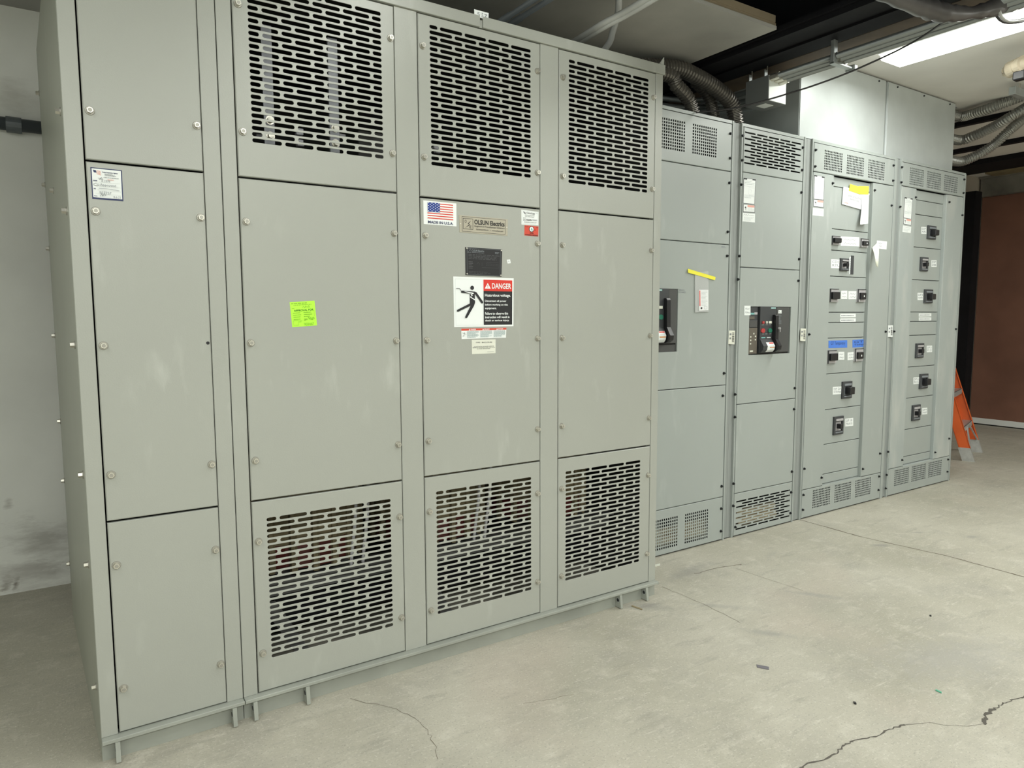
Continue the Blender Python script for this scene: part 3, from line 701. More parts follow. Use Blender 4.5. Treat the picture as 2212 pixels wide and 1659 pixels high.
# lime approval sticker
d = Decal([(625.6,652.8),(679.2,649.6),(631.4,707.0),(684.8,702.8)], 0, LIME)
d.greek(.05, .05, .95, .09, 1, OLIVE2, 41, .9); d.greek(.14, .12, .86, .15, 1, OLIVE2, 42, .9); d.scrawl(.5, .17, .78, .27, .0011, OLIVE2, 43, 9)
d.greek(.06, .25, .2, .27, 1, OLIVE2, 44, .9); d.text('APPROVAL FOR', .13, .31, .92, .39, OLIVE, True)
for i, v in enumerate((.43, .51, .59)): d.greek(.08, v, .4, v+.03, 1, OLIVE2, 45+i, .9); d.greek(.5, v, .85, v+.03, 1, OLIVE2, 48+i, .9)
for v in (.41, .49, .57): d.ell(.93, v, .015, .015, OLIVE2)
d.greek(.08, .68, .35, .71, 1, OLIVE2, 51, .9); d.frame(.06, .75, .26, .93, .0006, OLIVE2); d.greek(.29, .76, .42, .84, 2, OLIVE2, 52)
d.scrawl(.5, .66, .62, .78, .0012, OLIVE2, 53, 7); d.scrawl(.64, .62, .92, .76, .0012, OLIVE2, 54, 9); d.text('903467', .47, .86, .87, .97, OLIVE2)
d.done('approval_sticker', pans[(1, 1)], 'lime green square approval sticker')
# inspection sticker on the left cabinet
d = Decal([(195,361),(263,367.8),(199.4,429.6),(266.6,434.8)], 0, NAVY)
d.rect(.035, .03, .965, .945, WHITE); d.poly([(.07,.07),(.17,.085),(.19,.16),(.10,.155)], NAVY)
pink = mat('pale_red_ink', (.75, .38, .32), .6)
for k in range(4): d.poly([(.18,.075+.035*k),(.30,.10+.035*k),(.33,.13+.035*k),(.31,.125+.035*k),(.19,.092+.035*k)], pink)
d.text('United Inspection Agency', .36, .10, .86, .155, NAVY, True); d.greek(.44, .17, .8, .25, 3, GREYINK, 61); d.greek(.4, .28, .88, .30, 1, GREYINK, 62, .9)
d.line([(.24,.32),(.27,.36),(.34,.29)], .0011, GREYINK); d.greek(.3, .335, .42, .36, 1, GREYINK, 63, .9); d.greek(.52, .34, .8, .365, 1, pink, 64, .9)
d.greek(.06, .40, .24, .43, 1, NAVY, 65, .9); d.line([(.24,.455),(.92,.455)], .0005, LINK); d.text('# 1576', .32, .365, .60, .445, GREYINK)
d.ell(.155, .53, .09, .045, GREYINK); d.ell(.155, .53, .083, .038, WHITE); d.line([(.08,.535),(.13,.515),(.22,.545)], .0008, GREYINK)
d.text('Approved', .27, .49, .78, .59, GREYINK); d.line([(.24,.585),(.92,.585)], .0005, LINK)
d.greek(.06, .655, .13, .685, 1, NAVY, 66, .9); d.line([(.23,.65),(.5,.648),(.88,.675)], .001, GREYINK); d.line([(.18,.70),(.92,.72)], .0005, LINK)
d.text('957757', .24, .745, .62, .83, GREYINK); d.line([(.1,.82),(.92,.83)], .0005, LINK); d.scrawl(.26, .8, .46, .92, .0009, GREYINK, 67, 8)
d.greek(.06, .895, .21, .915, 1, NAVY, 68, .9); d.line([(.24,.925),(.6,.925)], .0005, LINK); d.text('8.6.25', .68, .86, .92, .93, GREYINK)
d.done('inspection_sticker', pans[(0, 1)], 'white handwritten inspection sticker with navy border and small flag')

# ================================================================ switchboards
ZS = 2.284; YS = 1.15; YM = Y1+.022
def zl(l, r, Y=Y1): return (at(*l, 1, Y).z+at(*r, 1, Y).z)/2
def shell(t, X0, X1, px0, px1, flat_right=False):
    mm = M()
    mm.box(X0, X0+.003, Y1+.03, YS, 0, ZS, SWP); mm.box(X1-.003, X1, Y1+.03, YS, 0, ZS, SWP)
    mm.box(X0+.0031, X0+.005, Y1+.031, YS-.004, .005, ZS-.018, INSIDE); mm.box(X1-.005, X1-.0031, Y1+.031, YS-.004, .005, ZS-.018, INSIDE); mm.box(X0+.006, X1-.006, Y1+.28, Y1+.285, .005, ZS-.02, INSIDE)  # dark liners and barrier added so the vent holes look black
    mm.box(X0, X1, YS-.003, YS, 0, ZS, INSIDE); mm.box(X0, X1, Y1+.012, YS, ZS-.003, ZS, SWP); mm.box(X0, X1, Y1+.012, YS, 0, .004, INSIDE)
    mm.box(px0-.014, px0-.003, Y1, Y1+.03, 0, ZS, SWP, .001); mm.box(px1+.003, px1+.014, Y1, Y1+.03, 0, ZS, SWP, .001)
    mm.box(px0-.003, px1+.003, Y1+.003, Y1+.03, ZS-.016, ZS, SWP)
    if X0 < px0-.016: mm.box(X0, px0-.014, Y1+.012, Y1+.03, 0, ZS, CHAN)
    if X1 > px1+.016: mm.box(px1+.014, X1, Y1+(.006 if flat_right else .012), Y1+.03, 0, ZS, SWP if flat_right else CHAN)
    return mm.build('enclosure', t)
G_ = 'switchboard sections in a row'
s1 = thing('switchboard_section', 'grey switchboard section half hidden behind the transformer, yellow tape on its front', 'switchboard', (2.70, .75, 0), G_)
s2 = thing('switchboard_section', 'narrow grey switchboard section with a full charcoal breaker face and long slotted vents', 'switchboard', (3.457, .75, 0), G_)
s3 = thing('switchboard_section', 'grey switchboard section with blue tape labels among its breakers, beside the narrow one', 'switchboard', (4.26, .75, 0), G_)
s4 = thing('switchboard_section', 'grey dusty switchboard section at far right end, next to orange ladder', 'switchboard', (5.224, .75, 0), G_)
shell(s1, 2.262, 3.1425, 2.288, 3.098); shell(s2, 3.1435, 3.7705, 3.190, 3.724); shell(s3, 3.7715, 4.7465, 3.820, 4.705, True); shell(s4, 4.7475, 5.700, 4.800, 5.652)
def put_screws(par, pts, pans_):
    for (px, py) in pts:
        q = at(px, py, 1, Y1-.004)
        tgt = par
        for o, (a, b, c, d_) in pans_:
            if a-.01 <= q.x <= b+.01 and c <= q.z <= d_: tgt = o; q.x = min(max(q.x, a+.011), b-.011); break
        hardware('screw', SCR, tgt, (q.x, Y1, q.z))
def fronts(t, x0, x1, zs, kinds, m=SWP):
    out = []
    for (z0, z1), kd in zip(zip(zs, zs[1:]), kinds):
        mm = M(); a, b, c, d_ = x0, x1, z0+.0018, z1-.0018
        if kd is None: panel(mm, a, b, c, d_, Y1, m); nm = 'cover_panel'
        elif kd[0] == 'sq': panel(mm, a, b, c, d_, Y1, m, regs=[squares(*r) for r in kd[1]], rnd=False, dep=.002); nm = 'vent_panel'
        elif kd[0] == 'br':
            X0_, X1_, Z0_, Z1_ = kd[1]; n = 11; p = (Z1_-Z0_)/(n-1); gap = .014; L = (X1_-X0_-4*gap)/5; cells = []
            for i in range(n):
                zc = Z0_+i*p; h = p*.27; off = 0 if i % 2 == 0 else (L+gap)/2; k = 5 if i % 2 == 0 else 4; x = X0_+off
                for j in range(k):
                    ca = X0_-.005 if j == 0 else x-gap/2; cb = X1_+.005 if j == k-1 else x+L+gap/2
                    cells.append((ca, cb, zc-p/2, zc+p/2, x, x+L, zc-h, zc+h)); x += L+gap
            panel(mm, a, b, c, d_, Y1, m, regs=[dict(x0=X0_-.005, x1=X1_+.005, z0=Z0_-p/2, z1=Z1_+p/2, cells=cells)], rnd=False, dep=.002); nm = 'vent_panel'
        elif kd[0] == 'win':
            wx0, wx1, wz0, wz1 = kd[1]
            for rr in ((a, wx0, c, d_), (wx1, b, c, d_)): pass
            i = .0018; F = lambda X0, X1, Z0, Z1: mm.face([(X0, Y1, Z0), (X0, Y1, Z1), (X1, Y1, Z1), (X1, Y1, Z0)], m)
            cellr = dict(x0=wx0-.002, x1=wx1+.002, z0=wz0-.002, z1=wz1+.002, cells=[(wx0-.002, wx1+.002, wz0-.002, wz1+.002, wx0, wx1, wz0, wz1)])
            panel(mm, a, b, c, d_, Y1, m, regs=[cellr], rnd=False, dep=.012); nm = 'door_panel'
        o = mm.build(nm, t); out.append((o, (a, b, c, d_)))
    return out
def P_(px, py): q = at(px, py, 1, Y1); return q.x, q.z
# section 1
z = [.006, zl((1413.5,1105),(1561,1073)), zl((1420,845),(1563,831)), zl((1427,519),(1574.5,527)), zl((1432.5,348),(1578,369)), ZS-.018]
vx = [P_(1433, 300)[0], P_(1481, 300)[0], P_(1496, 300)[0], P_(1550, 300)[0]]
u0 = P_(1496,268)[0]; u1 = P_(1549.5,278)[0]; wv = u1-u0; gp = u0-P_(1481,262)[0]
va, vb = P_(1549, 342)[1], P_(1549, 277)[1]
lv = [P_(1530,1158)[1]-.004, P_(1528,1100)[1]+.003]
W1 = (2.715-.37, 2.712, 1.070, 1.391)
vs_ = lambda a, b: [(u0-gp-wv, u0-gp, a, b, 12, 10), (u0, u1, a, b, 12, 10)]
f1 = fronts(s1, 2.291, 3.095, z, [('sq', vs_(P_(1528,1163)[1], P_(1528,1099)[1])), None, ('win', W1), None, ('sq', vs_(va, vb))])
put_screws(s1, [(1578.7,288.4),(1578,341.5),(1576.3,395),(1572.7,500.8),(1571.4,552.8),(1564.4,806.5),(1561.8,855),(1559.4,1050.6),(1558.5,1099),(1557.8,1147.7)], f1)
# section 2
z = [.006, zl((1582,1068),(1713,1040)), zl((1587,874),(1720,861)), zl((1593.5,578),(1729,582.6)), zl((1601.6,373.7),(1735.4,390)), ZS-.018]
a0, a1 = P_(1609.4, 290)[0], P_(1730.5, 310)[0]
tz0 = (P_(1609,353.6)[1]+P_(1728,371)[1])/2; tz1 = (P_(1609.4,288)[1]+P_(1730,309)[1])/2
b0, b1 = P_(1589,1140)[0], P_(1705,1110)[0]; bz0 = (P_(1590,1144)[1]+P_(1704,1114)[1])/2; bz1 = (P_(1590,1084.5)[1]+P_(1705,1059)[1])/2
W2 = (3.279, 3.651, 1.033, 1.305)
f2 = fronts(s2, 3.193, 3.721, z, [('br', (b0, b1, bz0, bz1)), None, ('win', W2), None, ('br', (a0, a1, tz0, tz1))])
put_screws(s2, [(1604.9,293),(1604,346),(1602,398.7),(1597.6,553),(1594.8,603.6),(1734.9,318.6),(1734,367.4),(1732.4,415.8),(1728.2,559.7),(1726.4,606.7),(1584.9,1044.9),(1584.4,1092.8),(1583.8,1140),(1712.4,1018.6),(1711,1063.3),(1710,1108),(1588.5,852),(1588,901),(1717.6,838.5),(1716,884)], f2)
# tan wrapped cable bundles low inside the first two sections, seen through the bottom vents
for t, xa, xb in ((s1, 2.5, 3.02), (s2, 3.27, 3.62)):
    mm = M(); mm.cyl((xa, Y1+.055, .06), (xb, Y1+.055, .06), .026, .026, WRAP, 14); mm.cyl((xa, Y1+.06, .108), (xb, Y1+.06, .108), .022, .022, WRAP, 14); mm.build('cable_bundle', t)
mm = M(); mm.box(3.2, 3.262, Y1+.05, Y1+.09, 1.99, 2.25, INSUL, .004); mm.build('bus_support', s2)
def grid3(pts):   # list of three blocks (left px, right px, y top, y bottom) in picture positions
    out = []
    for (l, r, lt, lb, rt, rb) in pts:
        xa = P_(l, (lt+lb)/2)[0]; xb = P_(r, (rt+rb)/2)[0]; out.append([xa, xb, (P_(l, lb)[1]+P_(r, rb)[1])/2, (P_(l, lt)[1]+P_(r, rt)[1])/2])
    a = sum(o[2] for o in out)/3; b = sum(o[3] for o in out)/3
    return [(o[0], o[1], a, b, 12, 8) for o in out]
# sections 3 and 4: vent strip, two side columns, recessed middle with feeder units, vent strip
def feeder(t, x0, x1, ztop, zbot, colL, colR, seams, top, bot, m):
    tp = fronts(t, x0, x1, [ztop+.0, ZS-.018], [('sq', top)], SWP); bt = fronts(t, x0, x1, [.006, zbot], [('sq', bot)], SWP)
    res = tp+bt
    for a, b, nm in ((x0, colL, 'side_cover'), (colR, x1, 'side_cover')):
        mm = M(); panel(mm, a, b, zbot+.002, ztop-.003, Y1, m, th=.03); o = mm.build(nm, t); res.append((o, (a, b, zbot, ztop)))
    mm = M(); mm.box(colL+.001, colR-.001, Y1+.001, YM+.01, zbot-.004, zbot+.001, m); mm.build('ledge', t)
    zz = [zbot+.002]+sorted(seams)+[ztop-.002]
    for a, b in zip(zz, zz[1:]):
        mm = M(); panel(mm, colL+.001, colR-.001, a+.0018, b-.0018, YM, SWP, th=.008); mm.build('filler_plate', t)
    return res
ZM = lambda l, r: zl(l, r, YM)
se3 = [ZM((1801,403),(1883,416)), ZM((1798,495),(1880,502.5)), ZM((1796,541),(1877,546)), ZM((1794,597),(1876,600)), ZM((1791.4,675),(1872,674.5)), ZM((1790.5,697.6),(1871,695.5)), ZM((1789.6,730.5),(1869.7,728.4)), ZM((1787,808),(1867,801.6)), ZM((1783.7,885.3),(1863,875.2)), ZM((1781,960),(1860,946.8)), ZM((1777.5,1024.8),(1858.6,1008))]
top3 = grid3([(1780.4,1819.7,323,368.5,331,374), (1829,1866.3,333.5,376,341,382), (1875.3,1911,342.5,384.5,349,389.5)])
bot3 = grid3([(1755,1793.3,1059,1099.5,1050,1090), (1802.5,1838.4,1048,1087,1039.5,1078), (1847,1881,1037.5,1075.5,1029.5,1066.5)])
zt3 = zl((1755.7,371),(1930,400)); zb3 = zl((1731,1060),(1900,1021))
cL3 = (P_(1802,395)[0]+P_(1783,885)[0]+P_(1776,1030)[0])/3; cR3 = (P_(1887,420)[0]+P_(1866,885)[0]+P_(1859.5,1010)[0])/3
f3 = feeder(s3, 3.823, 4.702, zt3, zb3, cL3, cR3, se3, top3, bot3, SWP)
put_screws(s3, [(1758.6,323),(1757.6,358.8),(1930.8,357.3),(1929.7,390),(1926.4,444),(1799.5,395.9),(1889.8,411),(1745,722.4),(1913.5,716.6),(1734.7,1069.5),(1732.4,1101.9),(1899.5,1029.4),(1898,1058.6),(1901.4,979.7),(1775.2,1031.8),(1864.4,1013.2),(1734,1013.5)], f3)
se4 = [ZM((1980.4,432),(2043,441.8)), ZM((1978.5,463),(2041.8,471.7)), ZM((1975,534),(2038,539)), ZM((1971.7,604.8),(2035.4,606.7)), ZM((1968,674.5),(2031,673.8)), ZM((1966,695),(2029.6,693.7)), ZM((1964.5,724.8),(2028,722.6)), ZM((1961.4,793.5),(2024.7,788)), ZM((1958,860.4),(2020.5,853)), ZM((1955,928.3),(2018.3,917.4)), ZM((1951,987.3),(2013.7,973.9))]
top4 = grid3([(1965,1995.5,361,400,367,404.5), (2002.5,2032.5,369,407,374,411.5), (2039.5,2068.5,377,412.5,381,417.5)])
bot4 = grid3([(1931.5,1963.2,1017,1052,1009.5,1043.5), (1969,2000,1007.5,1042,1000,1034), (2005,2034,998,1032.5,992,1024.5)])
zt4 = zl((1943.8,401),(2084.6,425.4)); zb4 = zl((1914,1017),(2049.5,983.5))
cL4 = (P_(1981.8,420)[0]+P_(1957,860)[0]+P_(1950,990)[0])/3; cR4 = (P_(2048.5,440)[0]+P_(2020.6,860)[0]+P_(2013.7,985)[0])/3
f4 = feeder(s4, 4.803, 5.649, zt4, zb4, cL4, cR4, se4, top4, bot4, SWDUST)
put_screws(s4, [(1949,361),(1947.6,393.6),(1945,446.6),(2084,387.8),(2082.7,417),(2079.8,465),(1979.8,426.4),(2051.2,436.6),(1932,716),(2065.4,710.7),(1918.8,976),(1915.7,1026),(1913.7,1055),(2050.7,947.5),(2048.4,992.6),(2047,1019),(1949.3,993.8),(2020.6,977.4)], f4)

# moulded case breakers
def breaker(t, x0, y0, x1, y1, style, big=True, hy=None):
    a = at(x0, y0, 1, YM-.012); b = at(x1, y1, 1, YM-.012); X0, X1, Z1, Z0 = a.x, b.x, a.z, b.z
    w_, h_ = X1-X0, Z1-Z0; mm = M(); m1 = BREAK if big else SILV
    # surround frame with a deep toggle opening
    ox0, ox1, oz0, oz1 = X0+w_*.16, X1-w_*.16, Z0+h_*.2, Z1-h_*.28
    panel(mm, X0, X1, Z0, Z1, YM-.012, m1, th=.014, bev=.002, regs=[dict(x0=ox0-.001, x1=ox1+.001, z0=oz0-.001, z1=oz1+.001, cells=[(ox0-.001, ox1+.001, oz0-.001, oz1+.001, ox0, ox1, oz0, oz1)])], rnd=False, dep=.012)
    if big:
        mm.box(X0+w_*.14, X1-w_*.14, YM-.016, YM-.011, Z1-h_*.24, Z1-h_*.12, SILV if style == 'plain' else GREYINK); mm.box(X0+w_*.14, X1-w_*.14, YM-.015, YM-.011, Z0+h_*.1, Z0+h_*.16, GREYINK)
        mm.box(ox0, ox1, YM-.003, YM, oz0, oz1, SILV if style == 'plain' else GREYINK)
    else: mm.box(ox0, ox1, YM-.004, YM, oz0, oz1, BLACK); mm.box(X0, X1, YM-.0145, YM-.010, Z1-h_*.05, Z1, BREAK); mm.box(X0, X0+w_*.06, YM-.0145, YM-.010, Z0, Z1, BREAK)
    o = mm.build('breaker', t)
    cx, cz = (X0+X1)/2, (oz0+oz1)/2; mm = M()
    if style == 'lock':
        if big: mm.box(cx-w_*.16, cx+w_*.30, YM-.044, YM-.004, cz-h_*.20, cz+h_*.22, BLACK, .003)
        else: mm.box(cx-w_*.40, cx+w_*.40, YM-.030, YM-.004, cz-h_*.24, cz+h_*.30, BLACK, .003)
    elif style == 'knob':
        mm.box(cx-w_*.30, cx+w_*.34, YM-.026, YM-.004, cz-h_*.26, cz+h_*.26, BLACK, .003); mm.box(cx-w_*.0, cx+w_*.10, YM-.0265, YM-.0255, cz-h_*.08, cz+h_*.06, WHITE)
    else:
        mm.box(cx-w_*.14, cx+w_*.12, YM-.034, YM-.004, cz-h_*.12, cz+h_*.14, BLACK, .002)
    mm.build('breaker_handle', o)
for a in ((1798,509,1814.5,529.5,'lock',False), (1860,515,1875.5,535,'knob',False), (1817.5,557.5,1834,585.5,'plain'), (1794,623.5,1811,652.5,'lock',False), (1854,624.5,1869.5,652.5,'knob',False),
          (1789.6,757,1806.5,784.5,'lock',False), (1848,753,1864,780,'knob',False), (1821.6,825,1840.5,859.5,'lock'), (1803,901,1822,937,'plain')): breaker(s3, *a[:5], *(a[5:]))
for a in ((2006.5,486.5,2022,517.5,'lock'), (1991,555,2005,586,'plain'), (1999.4,625,2015,655,'lock'), (1981,742,1995.5,772.5,'plain'), (1989.4,808.5,2004.5,838.5,'lock'), (1973,876,1988,907,'plain')): breaker(s4, *a[:5])
# vertical slot beside the third breaker
q0 = at(1838, 552, 1, YM); q1 = at(1842.5, 593, 1, YM); mm = M(); mm.box(q0.x, q1.x, YM-.003, YM-.0005, q1.z, q0.z, BREAK); mm.build('interlock_slot', s3)

def mini(t, x0, y0, x1, y1, m=WHITE, kind='scrawl', seed=1, Y=None, label=None, txt=None, dy=0, nm='label', inkm=GREYINK):
    d = Decal([(x0, y0), (x1, y0+dy), (x0, y1), (x1, y1+dy)], YM if Y is None else Y, m, .0008)
    if txt:
        n = len(txt)
        for i, s_ in enumerate(txt): d.text(s_, .12, .14+i*.78/n, .88, .14+(i+.72)*.78/n, inkm)
    elif kind == 'scrawl': d.scrawl(.15, .2, .8, .45, .0018, GREYINK, seed, 8); d.scrawl(.15, .6, .85, .85, .0018, GREYINK, seed+9, 9)
    elif kind == 'lines': d.greek(.08, .2, .92, .85, 2, GREYINK, seed)
    return d.done(nm, t, label)
mini(s3, 1816, 511, 1856, 531, seed=3, dy=1.5, txt=None, label='long handwritten breaker label')
mini(s3, 1795, 560, 1816.5, 579, txt=['CDC', 'RTU'], dy=1)
d = Decal([(1834.5,557),(1839,553),(1834.5,592),(1839,592)], YM, WHITE); d.greek(.2, .1, .8, .9, 6, LINK, 5); d.done('label', s3)
mini(s3, 1817, 628, 1830, 646, seed=21); mini(s3, 1832.5, 629, 1851.6, 646.5, seed=25)
mini(s3, 1811, 760, 1823.6, 777, seed=29, kind='scrawl'); mini(s3, 1830.7, 761.5, 1846.4, 778, seed=33, dy=-1.5)
mini(s3, 1798.7, 836, 1818.6, 852.5, txt=['DP 2A', 'HTRWest'], dy=-1.5); mini(s3, 1825.7, 904.5, 1842.8, 921.5, txt=['DP 1B', 'Mech1 B'], dy=-2)
mini(s4, 1990, 490, 2001, 505, txt=['DP', '4A'], dy=.6); mini(s4, 2011.7, 562, 2023, 577, txt=['DP', '3B']); mini(s4, 1982, 632.5, 1994, 648, txt=['DP3', 'north']); mini(s4, 2001.7, 747, 2013.3, 761, txt=['DP 5', 'Fl 2'], dy=-.5)
mini(s4, 1973, 815.5, 1985.5, 830, txt=['DP 6', 'Rm C'], dy=-1); mini(s4, 1992, 881.5, 2002.8, 895.5, txt=['DP4', 'roof'], dy=-1)
for t, (x0, x1, y0, y1) in ((s3, (1815, 1848.4, 678, 695.5)), (s4, (1984.6, 2011.5, 677, 692.5))):
    h_ = (y1-y0)*.44
    for yy in (y0, y1-h_): 
        d = Decal([(x0, yy), (x1, yy-.3), (x0, yy+h_), (x1, yy+h_-.4)], YM, WHITE); d.greek(.06, .4, .94, .7, 1, GREYINK, 71, .8); d.done('label', t)
mini(s3, 1789.6, 736, 1830, 752, BTAPE, txt=['GT Temporary'], dy=-1, nm='tape_label', label='long blue tape label', inkm=NAVY)
mini(s3, 1841.4, 734.5, 1867.8, 751, BTAPE, txt=['GT', 'Temp'], dy=-2, nm='tape_label', label='short blue tape label', inkm=NAVY)
# rating labels high on the sections
def rating(t, q1, q2, q3):
    d = Decal(q1, Y1, INK, .0006); d.rect(.03, .055, .97, .985, WHITE); d.rect(.28, .012, .72, .05, WHITE)
    d.greek(.08, .10, .92, .28, 3, LINK, 81, .35); d.line([(.03,.31),(.97,.31)], .0006, GREYINK); d.frame(.45, .36, .92, .62, .0008, LINK); d.line([(.5,.42),(.7,.46),(.62,.56)], .0009, LINK)
    d.greek(.08, .66, .92, .80, 3, LINK, 82, .35); d.done('rating_label', t, 'tall white rating label with black edge')
    d = Decal(q2, Y1, INK, .0006); d.rect(.03, .03, .97, .93, WHITE); d.rect(.36, .05, .95, .33, pink if 'pink' in globals() else RED); d.greek(.38, .42, .94, .85, 3, LINK, 83, .3)
    d.ell(.2, .36, .05, .08, INK); d.line([(.2,.45),(.22,.75)], .003, INK); d.line([(.1,.4),(.28,.5)], .0015, INK); d.done('shock_label', t, 'white shock warning label with red corner')
    d = Decal(q3, Y1, WHITE, .0006); d.scrawl(.05, .12, .95, .3, .0012, GREYINK, 84, 12); d.greek(.1, .45, .9, .9, 4, LINK, 85, .3); d.done('data_label', t, 'plain white data label')
rating(s2, [(1606.4,384.3),(1632.5,387.4),(1604.8,439.2),(1630,441.5)], [(1605.3,441.2),(1630.8,443.3),(1605,457.8),(1630.3,459.5)], [(1604.7,459.8),(1631,461.8),(1603.8,478.3),(1630.5,480.6)])
rating(s3, [(1759,378),(1781.2,382.2),(1757.5,430.2),(1779,432.4)], [(1757.3,430.5),(1779.3,433),(1756.8,446.3),(1778.6,448.7)], [(1756,448.8),(1779.3,451.8),(1755.3,465),(1778.8,467.5)])
rating(s4, [(1954.2,426),(1971.5,429),(1951.3,470.5),(1968.3,473.8)], [(1952,471),(1968.6,474),(1951,484),(1968,487.3)], [(1950.6,487),(1968.3,490.2),(1949.3,500.8),(1967,503.6)])
# barcode stickers on the joints
for t, q in ((s1, [(1574.5,714),(1587.3,714.3),(1573,743),(1586.4,744)]), (s2, [(1729.5,709.3),(1740.8,710),(1728.3,736.2),(1739.5,737)]), (s3, [(1918,702.8),(1928.8,702.8),(1917.4,727.6),(1928.2,728)])):
    d = Decal(q, Y1-.001, CREAM if t != s3 else WHITE, .0008)
    rnd = random.Random(3); v = .12
    while v < .85:
        h_ = rnd.uniform(.015, .05); d.rect(.55, v, .88, v+h_, INK); v += h_+rnd.uniform(.02, .05)
    d.greek(.12, .2, .4, .8, 2, GREYINK, 90); d.done('barcode_sticker', t)
d = Decal([(1465.3,624.6),(1481,625),(1465.3,633.6),(1483,634.4)], Y1, None); d.text('SERVICE', .1, .05, .8, .42, GREYINK); d.text('DISCONNECT', .0, .55, .95, .92, GREYINK); d.done('stencilled_text', s1, 'stencilled words SERVICE DISCONNECT')
d = Decal([(1558,532),(1568.5,532.3),(1557.8,537),(1568.3,537.4)], Y1, None); d.greek(0, 0, 1, 1, 2, GREYINK, 92); d.done('stencilled_text', s1)
mini(s2, 1607.8, 660.5, 1621, 681, seed=140, Y=Y1, label='small white key label'); 

# draw-out breaker faces
def drawout(t, W_, lab, anchor=None):
    x0, x1, z0, z1 = W_; w_, h_ = x1-x0, z1-z0; Yb = Y1+.012
    def X(u):
        if anchor is None: return x0+w_*u
        xh = anchor+(.63-.565)*.37     # handle centre, then a narrower right panel
        return xh-(.63-u)*.37 if u < .63 else xh+(u-.63)/(1-.63)*(x1-xh)
    Z = lambda v: z1-h_*v
    def bx(mm, u0, v0, u1, v1, d0, d1, m, c=.001): mm.box(X(u0), X(u1), Yb-d1, Yb-d0, Z(v1), Z(v0), m, c)
    mm = M(); mm.box(x0-.004, x1+.004, Yb+.0005, Yb+.004, z0-.004, z1+.004, BLACK)
    
    bx(mm, .235, .0, .625, .965, 0, .018, BREAK); bx(mm, .655, .01, .965, .965, 0, .012, BREAK2)
    bx(mm, .0 if anchor is None else .12, 0, .215, .99, 0, .006, BREAK)
    o = mm.build('breaker', t, label=lab)
    k0 = .0 if anchor is None else .12
    mm = M(); bx(mm, k0, .44, .195, .975, .004, .012, BRONZE); bx(mm, k0+.01, .205, .13+k0/2, .265, .004, .010, BRONZE); bx(mm, k0+.02, .285, .2, .43, .004, .010, BREAK2)
    for (u, v) in ((.03,.61),(.03,.68),(.03,.75),(.14,.60),(.14,.67),(.1,.545)) if anchor is None else (): bx(mm, u, v, u+.022, v+.03, .012, .0135, CREAM, 0)
    if anchor is None: bx(mm, .03, .905, .1, .935, .012, .0135, CREAM, 0); bx(mm, .03, .13, .2, .165, .004, .0075, TEAL, 0); bx(mm, .13, .12, .2, .165, .004, .008, SILV, 0)
    mm.build('trip_unit', o)
    mm = M()
    bx(mm, .275, .305, .32, .355, .018, .024, REDB); bx(mm, .365, .305, .395, .355, .018, .024, CREAM); bx(mm, .43, .305, .495, .355, .018, .024, CREAM)
    mm.build('indicator', o)
    for u, m_ in ((.295, REDB), (.465, GREENB)):
        mm = M(); cx, cz = X(u), Z(.50); n = 20
        vs = [(cx+.017*math.cos(2*math.pi*i/n), Yb-.018-dd, cz+.013*math.sin(2*math.pi*i/n)) for dd in (0, .006) for i in range(n)]
        mm.raw(vs, [(i, (i+1) % n, n+(i+1) % n, n+i) for i in range(n)]+[tuple(range(n, 2*n))], m_); mm.build('push_button', o)
    D = Decal([(X(0), Z(0)), (X(1), Z(0)), (X(0), Z(1)), (X(1), Z(1))], Yb-.0182, None, world=True)
    D.rect(.48, .015, .6, .045, TEAL); D.text('SIEMENS', .49, .022, .59, .038, WHITE, True)
    for u in (.27, .36, .435): D.greek(u, .375, u+.06, .385, 1, LINK, 7, .9)
    for u in (.28, .36, .455): D.greek(u, .565, u+.05, .575, 1, LINK, 8, .9)
    D.rect(.265, .635, .36, .66, BLUE if False else TEAL); D.rect(.395, .635, .49, .66, LINK)
    D.done('face_marking', o)
    D = Decal([(X(0), Z(0)), (X(1), Z(0)), (X(0), Z(1)), (X(1), Z(1))], Yb-.0122, None, world=True)
    D.rect(.685, .075, .765, .145, WHITE); D.line([(.70,.09),(.72,.12)], .002, INK); D.text('LOTO', .71, .125, .75, .14, INK)
    D.greek(.68, .17, .765, .38, 9, GREYINK, 9, .4); D.done('face_marking', o)
    # charging handle: long bar with a bulged lower grip
    mm = M(); prof = [(.17,.018,.034),(.20,.016,.040),(.68,.016,.042),(.74,.016,.052),(.82,.016,.066),(.90,.016,.062),(.95,.018,.040)]
    for (va, a0_, a1_), (vb_, b0_, b1_) in zip(prof, prof[1:]):
        mm.hexa([(X(.53), Yb-a0_, Z(va)), (X(.60), Yb-a0_, Z(va)), (X(.60), Yb-a1_, Z(va)), (X(.53), Yb-a1_, Z(va)), (X(.53), Yb-b0_, Z(vb_)), (X(.60), Yb-b0_, Z(vb_)), (X(.60), Yb-b1_, Z(vb_)), (X(.53), Yb-b1_, Z(vb_))], BLACK)
    bx(mm, .535, .175, .598, .19, .03, .036, SILV, 0)
    mm.build('charging_handle', o)
    mm = M(); prof = [(.68,.020),(.74,.030),(.82,.044),(.90,.040),(.955,.026)]
    for (va, a1_), (vb_, b1_) in zip(prof, prof[1:]):
        mm.hexa([(X(.24), Yb-.016, Z(va)), (X(.522), Yb-.016, Z(va)), (X(.522), Yb-a1_, Z(va)), (X(.24), Yb-a1_, Z(va)), (X(.24), Yb-.016, Z(vb_)), (X(.522), Yb-.016, Z(vb_)), (X(.522), Yb-b1_, Z(vb_)), (X(.24), Yb-b1_, Z(vb_))], BREAK)
    cv = mm.build('handle_cover', o)
